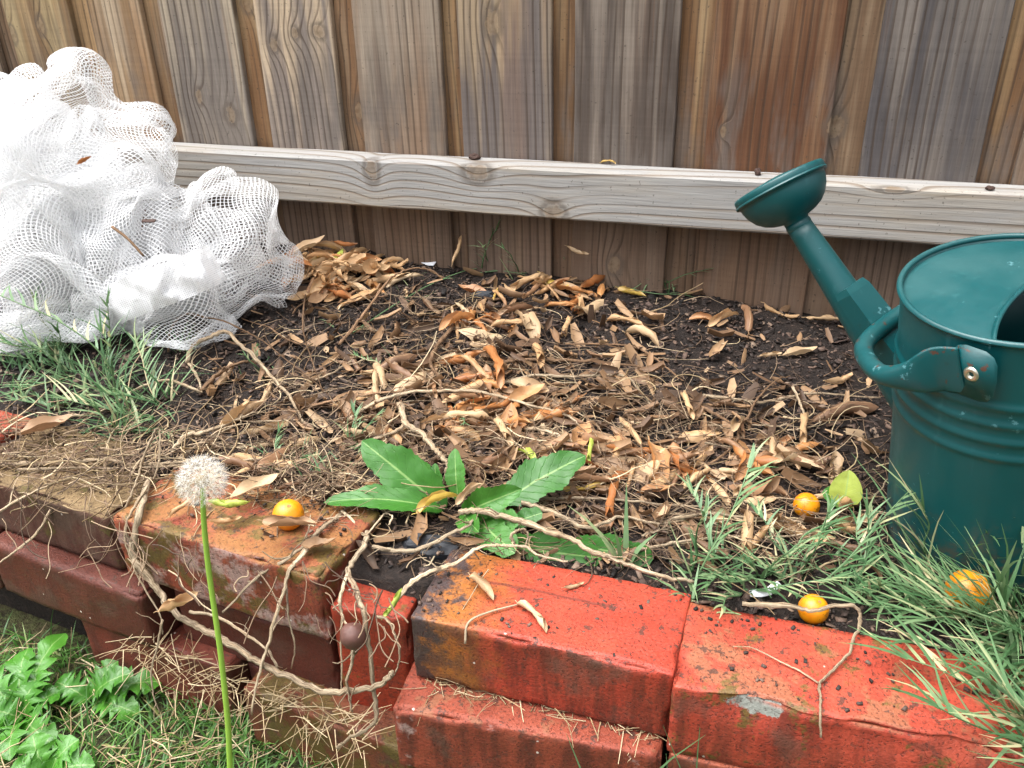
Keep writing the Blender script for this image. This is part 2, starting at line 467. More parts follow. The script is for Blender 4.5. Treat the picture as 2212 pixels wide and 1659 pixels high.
def vine_mat(name, pale, mid, dark):
    t = NT(name)
    r = t.math('MULTIPLY', t.rnd(), 17.0)
    U = t.xyz(t.n('TexCoord').outputs['UV'])
    an = t.math('MULTIPLY', U[0], 6.2832)
    cs, sn = t.math('COSINE', an), t.math('SINE', an)
    v = t.vec(t.math('MULTIPLY', cs, 1.0), t.math('MULTIPLY', sn, 1.0), t.math('ADD', t.math('MULTIPLY', U[1], 14.0), r))
    v2 = t.vec(t.math('MULTIPLY', cs, 2.6), t.math('MULTIPLY', sn, 2.6), t.math('ADD', t.math('MULTIPLY', U[1], 55.0), r))
    a = t.noise(v, 1.6, 4, .65, .3); b = t.noise(v2, 1.5, 4, .7)
    col = t.mix(t.step(a, .36, .60), mid, pale)
    col = t.mix(t.math('MULTIPLY', t.step(b, .50, .60), .8), col, dark)
    col = t.mix(t.math('MULTIPLY', t.step(t.noise(v, .8, 3), .54, .66), .6), col, dark)
    k = t.math('ADD', .62, t.math('MULTIPLY', t.rnd(), .46))
    col = t.mix(1.0, col, t.vec(k, k, k), 'MULTIPLY')
    return t.done(t.bsdf(col, .78, t.bump(b, .9, .0016), .2))
M_VINE = vine_mat('dry_vine_bark', (.60, .48, .33), (.38, .27, .165), (.12, .078, .05))
M_VINE_B = vine_mat('brown_vine_bark', (.33, .20, .115), (.20, .115, .062), (.065, .038, .024))

def leaf_mat(name, c1, c2, c3, green=False, rough=.5, trans=.2, spec=.4):
    t = NT(name)
    uv = t.n('TexCoord').outputs['UV']; U = t.xyz(uv)
    r = t.rnd()
    col = t.ramp(r, [(0, c1), (.5, c2), (1, c3)])
    v = t.vec(t.math('ADD', U[0], t.math('MULTIPLY', r, 19.0)), U[1], r)
    nz = t.noise(v, 3.2, 5, .65)
    y = t.math('ABSOLUTE', t.math('SUBTRACT', U[1], .5))
    if green:
        k = t.math('ADD', .62, t.math('MULTIPLY', nz, .76))
        col = t.mix(1.0, col, t.vec(k, k, k), 'MULTIPLY')
        vein = t.math('SUBTRACT', 1.0, t.step(y, .012, .035))
        col = t.mix(t.math('MULTIPLY', vein, .6), col, (.26, .40, .13))
        sd = t.math('FRACT', t.math('MULTIPLY', t.math('SUBTRACT', U[0], t.math('MULTIPLY', y, .45)), 9.0))
        sv = t.math('MULTIPLY', t.step(sd, .86, .94), t.math('SUBTRACT', 1.0, t.step(sd, .94, 1.0)))
        col = t.mix(t.math('MULTIPLY', sv, .10), col, (.14, .30, .08))
        h = t.math('ADD', t.math('MULTIPLY', sv, -1.0), t.math('MULTIPLY', nz, .5))
        sh = t.bsdf(col, rough, t.bump(h, .35, .002), spec, trans)
    else:
        col = t.mix(t.math('MULTIPLY', t.step(nz, .54, .74), .5), col, tuple(x * .5 for x in c3))
        col = t.mix(t.math('MULTIPLY', t.math('SUBTRACT', 1.0, t.step(nz, .30, .42)), .4), col, tuple(min(.8, x * 1.5) for x in c1))
        vein = t.math('SUBTRACT', 1.0, t.step(y, .01, .04))
        col = t.mix(t.math('MULTIPLY', vein, .35), col, (.48, .33, .18))
        back = t.n('NewGeometry').outputs['Backfacing']
        col = t.mix(t.math('MULTIPLY', back, .35), col, (.46, .32, .19))
        sh = t.bsdf(col, rough, t.bump(nz, .3, .002), spec, trans)
    return t.done(sh)
M_LEAF_TAN = leaf_mat('tan_dry_leaf', (.54, .36, .20), (.50, .31, .155), (.44, .25, .115))
M_LEAF_ORANGE = leaf_mat('orange_dry_leaf', (.50, .24, .09), (.44, .185, .06), (.33, .12, .04), rough=.42)
M_LEAF_BROWN = leaf_mat('brown_dry_leaf', (.30, .165, .085), (.24, .125, .065), (.17, .095, .055))
M_LEAF_PALE = leaf_mat('pale_dry_leaf', (.54, .40, .25), (.50, .35, .205), (.45, .30, .17))
M_LEAF_YELLOW = leaf_mat('yellow_leaf', (.62, .43, .08), (.58, .40, .09), (.52, .33, .10), rough=.4)
M_LEAF_LIME = leaf_mat('lime_leaf', (.32, .42, .07), (.38, .44, .08), (.28, .36, .06), green=True, rough=.4)
M_LEAF_WEED = leaf_mat('weed_leaf', (.026, .115, .012), (.046, .165, .018), (.034, .14, .015), green=True, rough=.42, trans=.15, spec=.4)
M_LEAF_DAND = leaf_mat('dandelion_leaf', (.055, .20, .018), (.075, .235, .024), (.05, .17, .018), green=True, rough=.35, trans=.28, spec=.5)
LEAFMAT = {'tan': M_LEAF_TAN, 'orange': M_LEAF_ORANGE, 'brown': M_LEAF_BROWN, 'pale': M_LEAF_PALE, 'yellow': M_LEAF_YELLOW, 'lime': M_LEAF_LIME}

def plain(name, c, rough=.5, spec=.5, var=.25, scale=80, metal=0.0, trans=0.0):
    t = NT(name)
    nz = t.noise(t.obj(), scale, 4)
    k = t.math('ADD', 1 - var, t.math('MULTIPLY', nz, 2 * var))
    col = t.mix(1.0, c, t.vec(k, k, k), 'MULTIPLY')
    return t.done(t.bsdf(col, rough, t.bump(nz, .2, .001), spec, trans, metal))
def fruit_mat():
    t = NT('orange_fruit_peel')
    v = t.obj()
    n1 = t.noise(v, 60, 3); n2 = t.noise(v, 900, 2)
    col = t.mix(t.step(n1, .35, .65), (.66, .20, .004), (.72, .28, .006))
    sp = t.step(t.noise(v, 130, 2, .6), .66, .68)
    col = t.mix(t.math('MULTIPLY', sp, .7), col, (.22, .07, .01))
    return t.done(t.bsdf(col, .33, t.bump(n2, .25, .0008), .5))
M_FRUIT = fruit_mat()
def can_mat(name, rust=0.0, chip=.5):
    t = NT(name)
    v = t.obj()
    a = t.noise(v, 9, 3); b = t.noise(v, 42, 5, .7); c_ = t.noise(v, 130, 4, .65)
    col = t.mix(a, (.0006, .042, .047), (.0010, .072, .077))
    ch = t.step(b, .665 - .05 * chip, .672 - .05 * chip)
    col = t.mix(t.math('MULTIPLY', ch, .75), col, (.07, .19, .21))
    fl = t.math('MULTIPLY', t.step(c_, .645, .66), .7 * chip)
    col = t.mix(fl, col, (.01, .035, .035))
    # dust settled on the paint
    N = t.xyz(t.n('NewGeometry').outputs['Normal'])
    du = t.math('MULTIPLY', t.step(N[2], .5, 1.0), t.math('MULTIPLY', t.step(a, .4, .7), .07))
    col = t.mix(du, col, (.30, .36, .34))
    P = t.xyz(v)
    mud = t.math('MULTIPLY', t.math('SUBTRACT', 1.0, t.step(t.math('ADD', P[2], t.math('MULTIPLY', t.math('SUBTRACT', b, .5), .16)), .02, .085)), t.step(t.noise(v, 150, 4, .7), .42, .60))
    col = t.mix(t.math('MULTIPLY', mud, .7), col, (.07, .055, .04))
    drip = t.noise(t.vec(t.math('MULTIPLY', P[0], 90.0), t.math('MULTIPLY', P[1], 90.0), t.math('MULTIPLY', P[2], 5.0)), 1.0, 4, .65)
    col = t.mix(t.math('MULTIPLY', t.step(drip, .58, .75), .22), col, (.05, .16, .17))
    if rust > 0:
        r_ = t.step(t.noise(v, 60, 5, .75), .645 - .1 * rust, .675 - .09 * rust)
        col = t.mix(t.math('MULTIPLY', r_, .9), col, (.075, .026, .014))
    rg = t.math('ADD', .27, t.math('MULTIPLY', c_, .22))
    return t.done(t.bsdf(col, rg, t.bump(a, .12, .004), .5))
M_CAN = can_mat('teal_can_paint', 0, .12); M_CANR = can_mat('teal_rusty_paint', .6, .6); M_CANW = can_mat('teal_chipped_paint', 0, .7)
M_RIVET = plain('rivet_metal', (.55, .52, .42), .3, .5, .2, 300, .9)
M_DARK = plain('dark_inside', (.008, .03, .034), .6)

# ================================================================== LARGE STRUCTURE
rng = random.Random(7)
# ---- lawn: one sheet to the horizon
def build_lawn():
    V, F = [], []
    xs = [-400, -60, -12, -3] + [-1.8 + i * .06 for i in range(61)] + [3, 12, 60, 400]
    ys = [-400, -60, -12, -3, -1] + [-.4 + i * .05 for i in range(24)] + [1.2, 1.6, 3, 12, 60, 400]
    for y in ys:
        for x in xs:
            z = 0.012 * fbm(x * 4, y * 4, 9.0) if abs(x) < 2 and -.5 < y < .8 else 0.0
            V.append((x, y, z))
    n = len(xs)
    for j in range(len(ys) - 1):
        for i in range(n - 1):
            F.append((j * n + i, j * n + i + 1, (j + 1) * n + i + 1, (j + 1) * n + i))
    o = mesh_obj('lawn', V, F, M_LAWN)
    tag(o, kind='structure')
build_lawn()
# ---- soil bed behind the bricks
def build_soil():
    V, F = [], []
    nx, ny = 300, 90
    x0, x1, y0, y1 = -2.2, 1.3, .575, 1.335
    for j in range(ny + 1):
        for i in range(nx + 1):
            x = x0 + (x1 - x0) * i / nx; y = y0 + (y1 - y0) * j / ny
            y -= 0.0
            yy = y + max(0, (-x - .30)) * .11 * (1 - j / ny)
            z = soil_z(x, yy) + .005 * fbm(x * 40, yy * 40, 1.0, 3) + .0025 * fbm(x * 110, yy * 110, 5.0, 2)
            if j == 0: z = 0.0
            V.append((x, yy if j else yy, z))
    n = nx + 1
    for j in range(ny):
        for i in range(nx):
            F.append((j * n + i, j * n + i + 1, (j + 1) * n + i + 1, (j + 1) * n + i))
    o = mesh_obj('soil_bed', V, F, M_SOIL)
    tag(o, kind='structure')
build_soil()

# ---- fence
fence = empty('paling_fence', (-.3, FY, 0))
tag(fence, 'weathered timber paling fence with a low rail behind the garden bed', 'fence')
def lin(r, g, b, k=1.18):
    return [(((c / 255 + .055) / 1.055) ** 2.4) / k for c in (r, g, b)]
PFRONT = {4: ((168, 152, 116), (112, 98, 74)), 5: ((176, 160, 134), (142, 118, 88)), 6: ((168, 158, 138), (122, 116, 108)), 7: ((188, 172, 146), (128, 120, 112)), 8: ((154, 144, 128), (122, 106, 90)),
          9: ((164, 148, 122), (108, 102, 98)), 10: ((138, 130, 119), (88, 80, 73)), 11: ((136, 110, 84), (98, 68, 48)), 12: ((126, 121, 114), (86, 84, 84))}
PGAP = [((160, 134, 98), (122, 94, 66)), ((150, 126, 94), (112, 88, 64)), ((166, 144, 110), (130, 100, 70)), ((146, 128, 104), (114, 93, 72))]
def paling(x0, x1, yface, tone, light, seed, cols, ztop=1.75):
    V, F = [], []
    n = 30; th = .0105; b = .0015
    for k in range(n + 1):
        z = .02 + (ztop - .02) * k / n
        wob = .0016 * fbm(seed * 5.3, z * 3.0, 1.0)
        e0 = x0 + wob + .0012 * fbm(seed, z * 14, 2.2); e1 = x1 + wob + .0012 * fbm(seed + 9, z * 14, 4.2)
        cup = .0018 * fbm(seed * 2.1, z * 1.5, 7.0)
        y = yface + cup
        ring = [(e0 + b, y), (x0 * .5 + x1 * .5, y - .0006), (e1 - b, y), (e1, y + b), (e1, y + th), (e0, y + th), (e0, y + b)]
        V += [(p[0], p[1], z) for p in ring]
    m = 7
    for k in range(n):
        for i in range(m):
            i2 = (i + 1) % m
            F.append((k * m + i, k * m + i2, (k + 1) * m + i2, (k + 1) * m + i))
    F.append(tuple(range(m - 1, -1, -1))); F.append(tuple(n * m + i for i in range(m)))
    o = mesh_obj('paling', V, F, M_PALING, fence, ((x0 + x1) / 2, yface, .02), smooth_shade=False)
    o['tone'] = tone; o['light'] = 1.0
    o['pale'] = lin(*cols[0]); o['streak'] = lin(*cols[1])
    return o
front = [(-2.02, -1.88, .4, 1), (-1.84, -1.70, .6, 1), (-1.66, -1.52, .5, 1), (-1.48, -1.335, .45, 1.05), (-1.300, -1.165, .55, 1.1), (-1.125, -1.022, .55, 1.1),
         (-.989, -.850, .42, 1.15), (-.813, -.680, .55, 1.18), (-.644, -.503, .34, 1.02), (-.475, -.332, .40, 1.02), (-.298, -.149, .14, .78),
         (-.103, .065, 1.0, .62), (.111, .260, -.05, .70), (.305, .45, .4, .85), (.49, .635, .5, .9), (.675, .82, .3, .9), (.86, 1.0, .4, .9), (1.04, 1.18, .4, .9)]
for i, (a, b, tone, li) in enumerate(front):
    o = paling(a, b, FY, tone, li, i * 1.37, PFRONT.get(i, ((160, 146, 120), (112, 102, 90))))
    if i + 1 < len(front):
        g0, g1 = b, front[i + 1][0]
        c = (g0 + g1) / 2
        tb = {4: .9, 5: .9, 6: .85, 7: .95, 8: .9, 9: .6, 10: .55, 11: .5, 12: .7}.get(i, .6)
        lb = {10: .85, 11: 1.0, 12: .62, 9: .8}.get(i, .92)
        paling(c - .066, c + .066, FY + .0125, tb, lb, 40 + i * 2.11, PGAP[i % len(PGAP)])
RZ = on_y(1300, 353, FY).z
def rail():
    V, F = [], []
    n = 60; b = .003; d0, hh = .0516, .0757
    for k in range(n + 1):
        x = -2.05 + 3.25 * k / n
        w1 = .0012 * fbm(x * 3, 2.0); w2 = .0014 * fbm(x * 4, 5.0)
        y0, y1, zt, zb = FY - d0 + w1, FY - .0022, RZ + w2, RZ - hh + w2 + .0008 * fbm(x * 30, 9.0)
        ring = [(y0, zb + b), (y0, zt - b), (y0 + b, zt), (y1, zt), (y1, zb), (y0 + b, zb)]
        V += [(x, p[0], p[1]) for p in ring]
    m = 6
    for k in range(n):
        for i in range(m):
            i2 = (i + 1) % m
            F.append((k * m + i, k * m + i2, (k + 1) * m + i2, (k + 1) * m + i))
    F.append(tuple(range(m - 1, -1, -1))); F.append(tuple(n * m + i for i in range(m)))
    o = mesh_obj('rail', V, F, M_RAIL, fence, (-.4, FY - .03, RZ), smooth_shade=False)
    o['tone'] = .15; o['light'] = .86
    o['label'] = 'pale grey horizontal fence rail'
rail()

# ---- brick edging
wall = empty('brick_edging', (-.3, .60, 0))
tag(wall, 'low dry-stacked edging of old red bricks along the garden bed', 'brick edging')
def brick(fl, fr, top, mat, w=.11, h=.076, seed=1.0, label=None, tilt=0.0, roll=0.0, chip=1.0, mchip=None, rnd=.0024):
    """fl, fr: (x, y) of the upper front corners"""
    a = Vector((fl[0], fl[1], 0)); b = Vector((fr[0], fr[1], 0))
    L = (b - a).length; ang = math.atan2(b.y - a.y, b.x - a.x)
    nrm = Vector((-math.sin(ang), math.cos(ang), 0))
    c = (a + b) / 2 + nrm * (w / 2); c.z = top - h / 2
    nx, ny, nz = max(6, int(L / .006)), max(5, int(w / .006)), max(5, int(h / .006))
    idx, V, F = {}, [], []
    hx, hy, hz = L / 2, w / 2, h / 2
    def lines(hh, n):
        return [-hh, -hh + .0012, -hh + .0034] + [-hh + .0034 + (2 * hh - .0068) * q / n for q in range(1, n)] + [hh - .0034, hh - .0012, hh]
    GX, GY, GZ = lines(hx, nx), lines(hy, ny), lines(hz, nz)
    nx, ny, nz = len(GX) - 1, len(GY) - 1, len(GZ) - 1
    def vert(i, j, k):
        key = (i, j, k)
        if key in idx: return idx[key]
        p = Vector((GX[i], GY[j], GZ[k]))
        q = Vector((max(-hx + rnd, min(hx - rnd, p.x)), max(-hy + rnd, min(hy - rnd, p.y)), max(-hz + rnd, min(hz - rnd, p.z))))
        d = p - q
        dn = d.normalized() if d.length > 1e-9 else Vector((0, 0, 1))
        ed = sum(1 for u in (i in (0, 1, nx - 1, nx), j in (0, 1, ny - 1, ny), k in (0, 1, nz - 1, nz)) if u)
        r = rnd
        p2 = q + dn * r
        nsd = fbm(p.x * 22 + seed * 7, p.y * 22 + seed, p.z * 22, 3)
        p2 += dn * (.0010 * nsd + .0005 * fbm(p.x * 150 + seed, p.y * 150, p.z * 150, 2))
        if ed >= 2:
            cn = fbm(p.x * 38 + seed * 3, p.y * 38 + 4, p.z * 38 + seed, 3)
            p2 -= (dn * .55 + (p2 / max(1e-6, p2.length)) * .6) * chip * (.0004 + .0085 * max(0, cn - .02))
        if mchip:
            for (mx, mz, mr, md) in mchip:
                if p.y < -hy + .022:
                    dd = ((p.x - mx) / mr) ** 2 + ((p.z - mz) / (mr * .5)) ** 2
                    p2.y += md * math.exp(-dd) * (.75 + .5 * nsd) * (1 - smooth(0, .022, p.y + hy)) if p.z < hz - .0005 else md * .9 * math.exp(-dd) * (.75 + .5 * nsd) * (1 - smooth(0, .022, p.y + hy))
        p2.z += .0015 * math.sin(p.x * 9 + seed)
        idx[key] = len(V); V.append(p2); return idx[key]
    for i in range(nx):
        for j in range(ny):
            F.append((vert(i, j, nz), vert(i + 1, j, nz), vert(i + 1, j + 1, nz), vert(i, j + 1, nz)))
            F.append((vert(i, j, 0), vert(i, j + 1, 0), vert(i + 1, j + 1, 0), vert(i + 1, j, 0)))
        for k in range(nz):
            F.append((vert(i, 0, k), vert(i + 1, 0, k), vert(i + 1, 0, k + 1), vert(i, 0, k + 1)))
            F.append((vert(i, ny, k), vert(i, ny, k + 1), vert(i + 1, ny, k + 1), vert(i + 1, ny, k)))
    for j in range(ny):
        for k in range(nz):
            F.append((vert(0, j, k), vert(0, j, k + 1), vert(0, j + 1, k + 1), vert(0, j + 1, k)))
            F.append((vert(nx, j, k), vert(nx, j + 1, k), vert(nx, j + 1, k + 1), vert(nx, j, k + 1)))
    o = mesh_obj('brick', V, F, mat, wall, (0, 0, 0))
    o.location = c - wall.location
    o.rotation_euler = (tilt, roll, ang)
    if label: o['label'] = label
    return o
def xy(px, py, z): p = on_z(px, py, z); return (p.x, p.y)
RED1, RED2 = (.305, .042, .024), (.35, .056, .030)
T = TOPZ
brick(xy(884, 1332, T), xy(1456, 1462, T), T, brick_mat('brick_red_burnt', RED1, RED2, burn=1.0, dark=.8, seed=1, scratch=True, rough=.36), w=.104, h=.074, seed=1,
      label='bright red brick with a charred ochre and black end', chip=.8)
be = xy(1452, 1484, T)
brick(be, (be[0] + .262, be[1] - .004), T - .001, brick_mat('brick_red_chipped', RED1, (.35, .062, .034), tan=.22, moss=.25, dark=.65, seed=2, rough=.42, mortar=(-.070, .030, .023)), w=.106, h=.076, seed=2,
      label='red brick with a chipped front edge and grey mortar stuck to it', mchip=[(-.070, .034, .032, .014), (.03, .036, .05, .010), (.09, .04, .03, .012)], chip=1.4)
brick((be[0] + .27, be[1] - .004), (be[0] + .50, be[1] + .0), T - .004, brick_mat('brick_red_far', (0.264, 0.050, 0.023), RED2, moss=.4, dark=.5, seed=3), seed=3)
brick((be[0] + .507, be[1]), (be[0] + .74, be[1]), T - .002, brick_mat('brick_red_end', (0.277, 0.053, 0.023), RED2, moss=.3, dark=.5, seed=31), seed=31)
bB0, bB1 = xy(238, 1114, T + .012), xy(690, 1246, T + .012)
brick(bB0, bB1, T + .012, brick_mat('brick_mossy_orange', (.20, .046, .026), (.24, .062, .032), moss=.6, ochre=.85, efflo=.55, dark=.6, seed=4), w=.112, h=.080, seed=4,
      label='orange brick with yellow-green algae on top and pale salt stains', chip=1.2)
bA1 = xy(246, 1116, T)
sl = -.14
brick((bA1[0] - .24, bA1[1] - sl * .24 - .002), (bA1[0] - .006, bA1[1] - .002), T, brick_mat('brick_brown_lichen', (.085, .042, .030), (.11, .055, .037), tan=1.0, moss=.25, dark=.9, seed=5, rough=.7), w=.125, h=.076, seed=5,
      label='brown brick with a tan lichen-covered top', rnd=.006, chip=1.8)
brick((bA1[0] - .48, bA1[1] - sl * .48), (bA1[0] - .246, bA1[1] - sl * .246), T + .004, brick_mat('brick_red_left', (.26, .045, .024), (.30, .06, .03), tan=.3, dark=.6, seed=6), seed=6)
brick((bA1[0] - .72, bA1[1] - sl * .72), (bA1[0] - .487, bA1[1] - sl * .487), T, brick_mat('brick_red_left2', (0.238, 0.050, 0.025), (0.277, 0.066, 0.030), tan=.3, dark=.6, seed=61), seed=61)
# the brick standing on end in the gap
o = brick(xy(712, 1312, T - .024), xy(880, 1338, T - .024), T - .024, brick_mat('brick_red_upright', (.24, .030, .014), (.28, .040, .018), dark=.3, moss=.1, seed=7), w=.075, h=.21, seed=7,
      label='red brick standing on end between two lying bricks')
# second course
T2 = T - .077
f0, f1 = xy(846, 1532, T2), xy(1428, 1638, T2)
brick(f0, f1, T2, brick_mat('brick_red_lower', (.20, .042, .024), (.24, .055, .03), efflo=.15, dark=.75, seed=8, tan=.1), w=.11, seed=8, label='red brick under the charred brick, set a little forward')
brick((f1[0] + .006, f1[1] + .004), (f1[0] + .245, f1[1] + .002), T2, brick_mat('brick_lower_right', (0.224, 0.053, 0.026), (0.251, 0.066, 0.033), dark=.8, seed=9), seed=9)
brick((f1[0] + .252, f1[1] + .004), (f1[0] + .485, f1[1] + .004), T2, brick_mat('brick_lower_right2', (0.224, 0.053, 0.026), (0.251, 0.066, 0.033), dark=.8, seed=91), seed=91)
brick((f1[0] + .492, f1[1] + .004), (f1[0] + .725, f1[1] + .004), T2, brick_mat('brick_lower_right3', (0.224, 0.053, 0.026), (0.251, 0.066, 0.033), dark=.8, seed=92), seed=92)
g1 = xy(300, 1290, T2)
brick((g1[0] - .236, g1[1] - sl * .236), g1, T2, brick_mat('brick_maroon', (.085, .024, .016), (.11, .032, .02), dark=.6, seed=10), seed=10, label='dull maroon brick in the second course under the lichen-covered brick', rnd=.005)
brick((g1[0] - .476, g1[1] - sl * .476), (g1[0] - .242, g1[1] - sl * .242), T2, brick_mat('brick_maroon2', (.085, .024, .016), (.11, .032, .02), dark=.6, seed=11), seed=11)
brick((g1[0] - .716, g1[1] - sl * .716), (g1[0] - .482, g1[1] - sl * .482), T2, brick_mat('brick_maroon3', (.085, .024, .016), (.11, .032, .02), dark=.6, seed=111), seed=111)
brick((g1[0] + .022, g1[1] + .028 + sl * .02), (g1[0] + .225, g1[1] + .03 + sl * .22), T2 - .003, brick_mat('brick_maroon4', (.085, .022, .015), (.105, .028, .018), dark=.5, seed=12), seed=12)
# third course
T3 = T2 - .076
h0 = xy(172, 1333, T3)
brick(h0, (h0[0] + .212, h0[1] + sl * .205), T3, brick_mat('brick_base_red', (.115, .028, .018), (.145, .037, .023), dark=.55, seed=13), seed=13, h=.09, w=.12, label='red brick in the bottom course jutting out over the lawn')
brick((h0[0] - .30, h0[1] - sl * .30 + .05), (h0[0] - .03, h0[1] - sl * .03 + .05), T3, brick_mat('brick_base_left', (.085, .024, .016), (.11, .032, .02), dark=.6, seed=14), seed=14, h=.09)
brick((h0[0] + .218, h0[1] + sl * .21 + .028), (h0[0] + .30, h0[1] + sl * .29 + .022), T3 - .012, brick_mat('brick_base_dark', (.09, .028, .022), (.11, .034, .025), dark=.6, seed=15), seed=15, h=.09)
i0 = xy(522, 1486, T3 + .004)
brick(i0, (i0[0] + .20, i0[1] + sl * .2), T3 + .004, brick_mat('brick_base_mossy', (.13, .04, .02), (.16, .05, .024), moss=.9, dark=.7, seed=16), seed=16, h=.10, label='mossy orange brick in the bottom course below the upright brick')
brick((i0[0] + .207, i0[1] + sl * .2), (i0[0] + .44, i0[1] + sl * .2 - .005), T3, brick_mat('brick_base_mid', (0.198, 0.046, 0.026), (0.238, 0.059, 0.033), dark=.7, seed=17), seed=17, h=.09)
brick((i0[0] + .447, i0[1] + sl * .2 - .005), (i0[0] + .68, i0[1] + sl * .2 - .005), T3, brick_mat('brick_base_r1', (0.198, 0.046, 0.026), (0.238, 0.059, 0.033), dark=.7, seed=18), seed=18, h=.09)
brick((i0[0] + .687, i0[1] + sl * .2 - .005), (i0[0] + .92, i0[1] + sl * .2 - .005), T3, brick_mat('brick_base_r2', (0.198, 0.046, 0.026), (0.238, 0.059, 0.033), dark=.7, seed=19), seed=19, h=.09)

# ================================================================== WATERING CAN
can_top = Vector((0.2131, 0.7811, 0.5015))
can_n = Vector((-0.1285, -0.1278, 0.9834)).normalized()
cf = CAM - can_top; cf -= can_n * cf.dot(can_n); cf.normalize()
cl = cf.cross(can_n)
ca = math.radians(112)
can_d = (cf * math.cos(ca) + cl * math.sin(ca)).normalized()
can_e = can_n.cross(can_d).normalized()
CH, CR = .278, .0965
can_base = can_top - can_n * CH
can = empty('watering_can', can_base)
can.matrix_world = Matrix((( can_d.x, can_e.x, can_n.x, can_base.x), (can_d.y, can_e.y, can_n.y, can_base.y), (can_d.z, can_e.z, can_n.z, can_base.z), (0, 0, 0, 1)))
tag(can, 'teal painted metal watering can with a round sprinkler rose on its spout', 'watering can')
def cpart(name, V, F, mat, parent=None, label=None, sm=True):
    o = mesh_obj(name, V, F, mat, None, (0, 0, 0), sm)
    o.parent = parent or can
    if label: o['label'] = label
    return o
def lathe(prof, seg=64, axis=None, org=None):
    """prof: (r, h) pairs; axis: (origin, x, y, z) vectors"""
    V, F = [], []
    O, X, Y, Z = axis or (Vector((0, 0, 0)), Vector((1, 0, 0)), Vector((0, 1, 0)), Vector((0, 0, 1)))
    for r, h in prof:
        for k in range(seg):
            a = 2 * math.pi * k / seg
            V.append(O + X * (r * math.cos(a)) + Y * (r * math.sin(a)) + Z * h)
    for i in range(len(prof) - 1):
        for k in range(seg):
            k2 = (k + 1) % seg
            F.append((i * seg + k, i * seg + k2, (i + 1) * seg + k2, (i + 1) * seg + k))
    return V, F
prof = [(0.001, .004), (CR - .012, .004), (CR - .004, .0), (CR - .0005, .003), (CR, .009)]
h = .012
while h < CH - .004:
    b = 0
    for hb in (.062, .079, .096, .113):
        b += .0023 * math.exp(-((h - (CH - hb)) / .0036) ** 2)
    prof.append((CR + b - .0012 * math.exp(-((h - .02) / .006) ** 2), h)); h += .0022
prof += [(CR, CH - .003)]
inner = [(CR - .0014, CH - .003), (CR - .0014, .14), (CR - .0014, .010), (.001, .008)]
V, F = lathe(prof + inner, 80)
body = cpart('body', V, F, M_CAN)
th = [(CR + .0008 + .0027 * math.cos(a), CH - .001 + .0027 * math.sin(a)) for a in [2 * math.pi * i / 10 for i in range(11)]]
V, F = lathe(th, 96); cpart('rim', V, F, M_CANW)
# cover plate over the spout half of the opening
def lid_edge(e):
    return -.002 - .021 * (abs(e) / CR) ** 2.6
V, F = [], []
ne, nd = 40, 14
for lay, dz in ((0, 0.0), (1, -.0012)):
    for i in range(ne + 1):
        e = -(CR - .0022) + 2 * (CR - .0022) * i / ne
        dmax = math.sqrt(max(0, (CR - .0018) ** 2 - e * e)); d0 = min(lid_edge(e), dmax - .0005)
        for j in range(nd + 1):
            d = d0 + (dmax - d0) * j / nd
            rr = math.hypot(d, e) / CR
            V.append((d, e, CH - .005 + .0055 * (1 - rr * rr) + dz))
n1 = (ne + 1) * (nd + 1)
for i in range(ne):
    for j in range(nd):
        a = i * (nd + 1) + j
        F.append((a, a + 1, a + nd + 2, a + nd + 1)); F.append((n1 + a, n1 + a + nd + 1, n1 + a + nd + 2, n1 + a + 1))
    a = i * (nd + 1); F.append((a, a + nd + 1, n1 + a + nd + 1, n1 + a))
cover = cpart('cover_plate', V, F, M_CAN)
path = []
for i in range(ne + 1):
    e = -(CR - .003) + 2 * (CR - .003) * i / ne; d = lid_edge(e)
    rr = math.hypot(d, e) / CR
    path.append(Vector((d, e, CH - .0045 + .0055 * (1 - rr * rr))))
V, F = tube(path, .0019, 8); cpart('edge_bead', V, F, M_CAN, cover)
# spout
S0, S1 = Vector((.070, 0, CH - .178)), Vector((.227, 0, CH + .010))
sp_dir = (S1 - S0).normalized()
V, F = tube([S0.lerp(S1, i / 14) for i in range(15)], lambda t: .0245 - .0120 * t, 28)
spout = cpart('spout', V, F, M_CAN)
sx = Vector((0, 1, 0)); sy = sp_dir.cross(sx).normalized()
V, F = lathe([(.0122, -.004), (.0131, -.003), (.0133, .001), (.0122, .003)], 28, (S0.lerp(S1, .985), sx, sy, sp_dir)); cpart('collar', V, F, M_CANW, spout)
# brace: folded strip over the lower spout
up = Vector((0, 1, 0)).cross(sp_dir).normalized()
if up.z < 0: up = -up
if up.x > 0: pass
side_up = (Vector((-sp_dir.z, 0, sp_dir.x))).normalized()      # towards the body, above the spout
V, F = [], []
secs = [(.66, .0145, .0165), (.63, .0165, .0185), (.45, .0180, .0225), (.28, .0200, .0290), (.12, .0215, .0380)]
for (t, hw, hgt) in secs:
    c = S0.lerp(S1, t)
    for (e, hh) in ((-hw - .0015, .002), (-hw, hgt), (hw, hgt), (hw + .0015, .002)):
        V.append(c + Vector((0, e, 0)) + side_up * (hh + .002))
for i in range(len(secs) - 1):
    for k in range(3):
        F.append((i * 4 + k, i * 4 + k + 1, i * 4 + 5 + k, i * 4 + 4 + k))
F.append((0, 1, 2, 3))
cpart('brace', V, F, M_CANW, spout, sm=False)
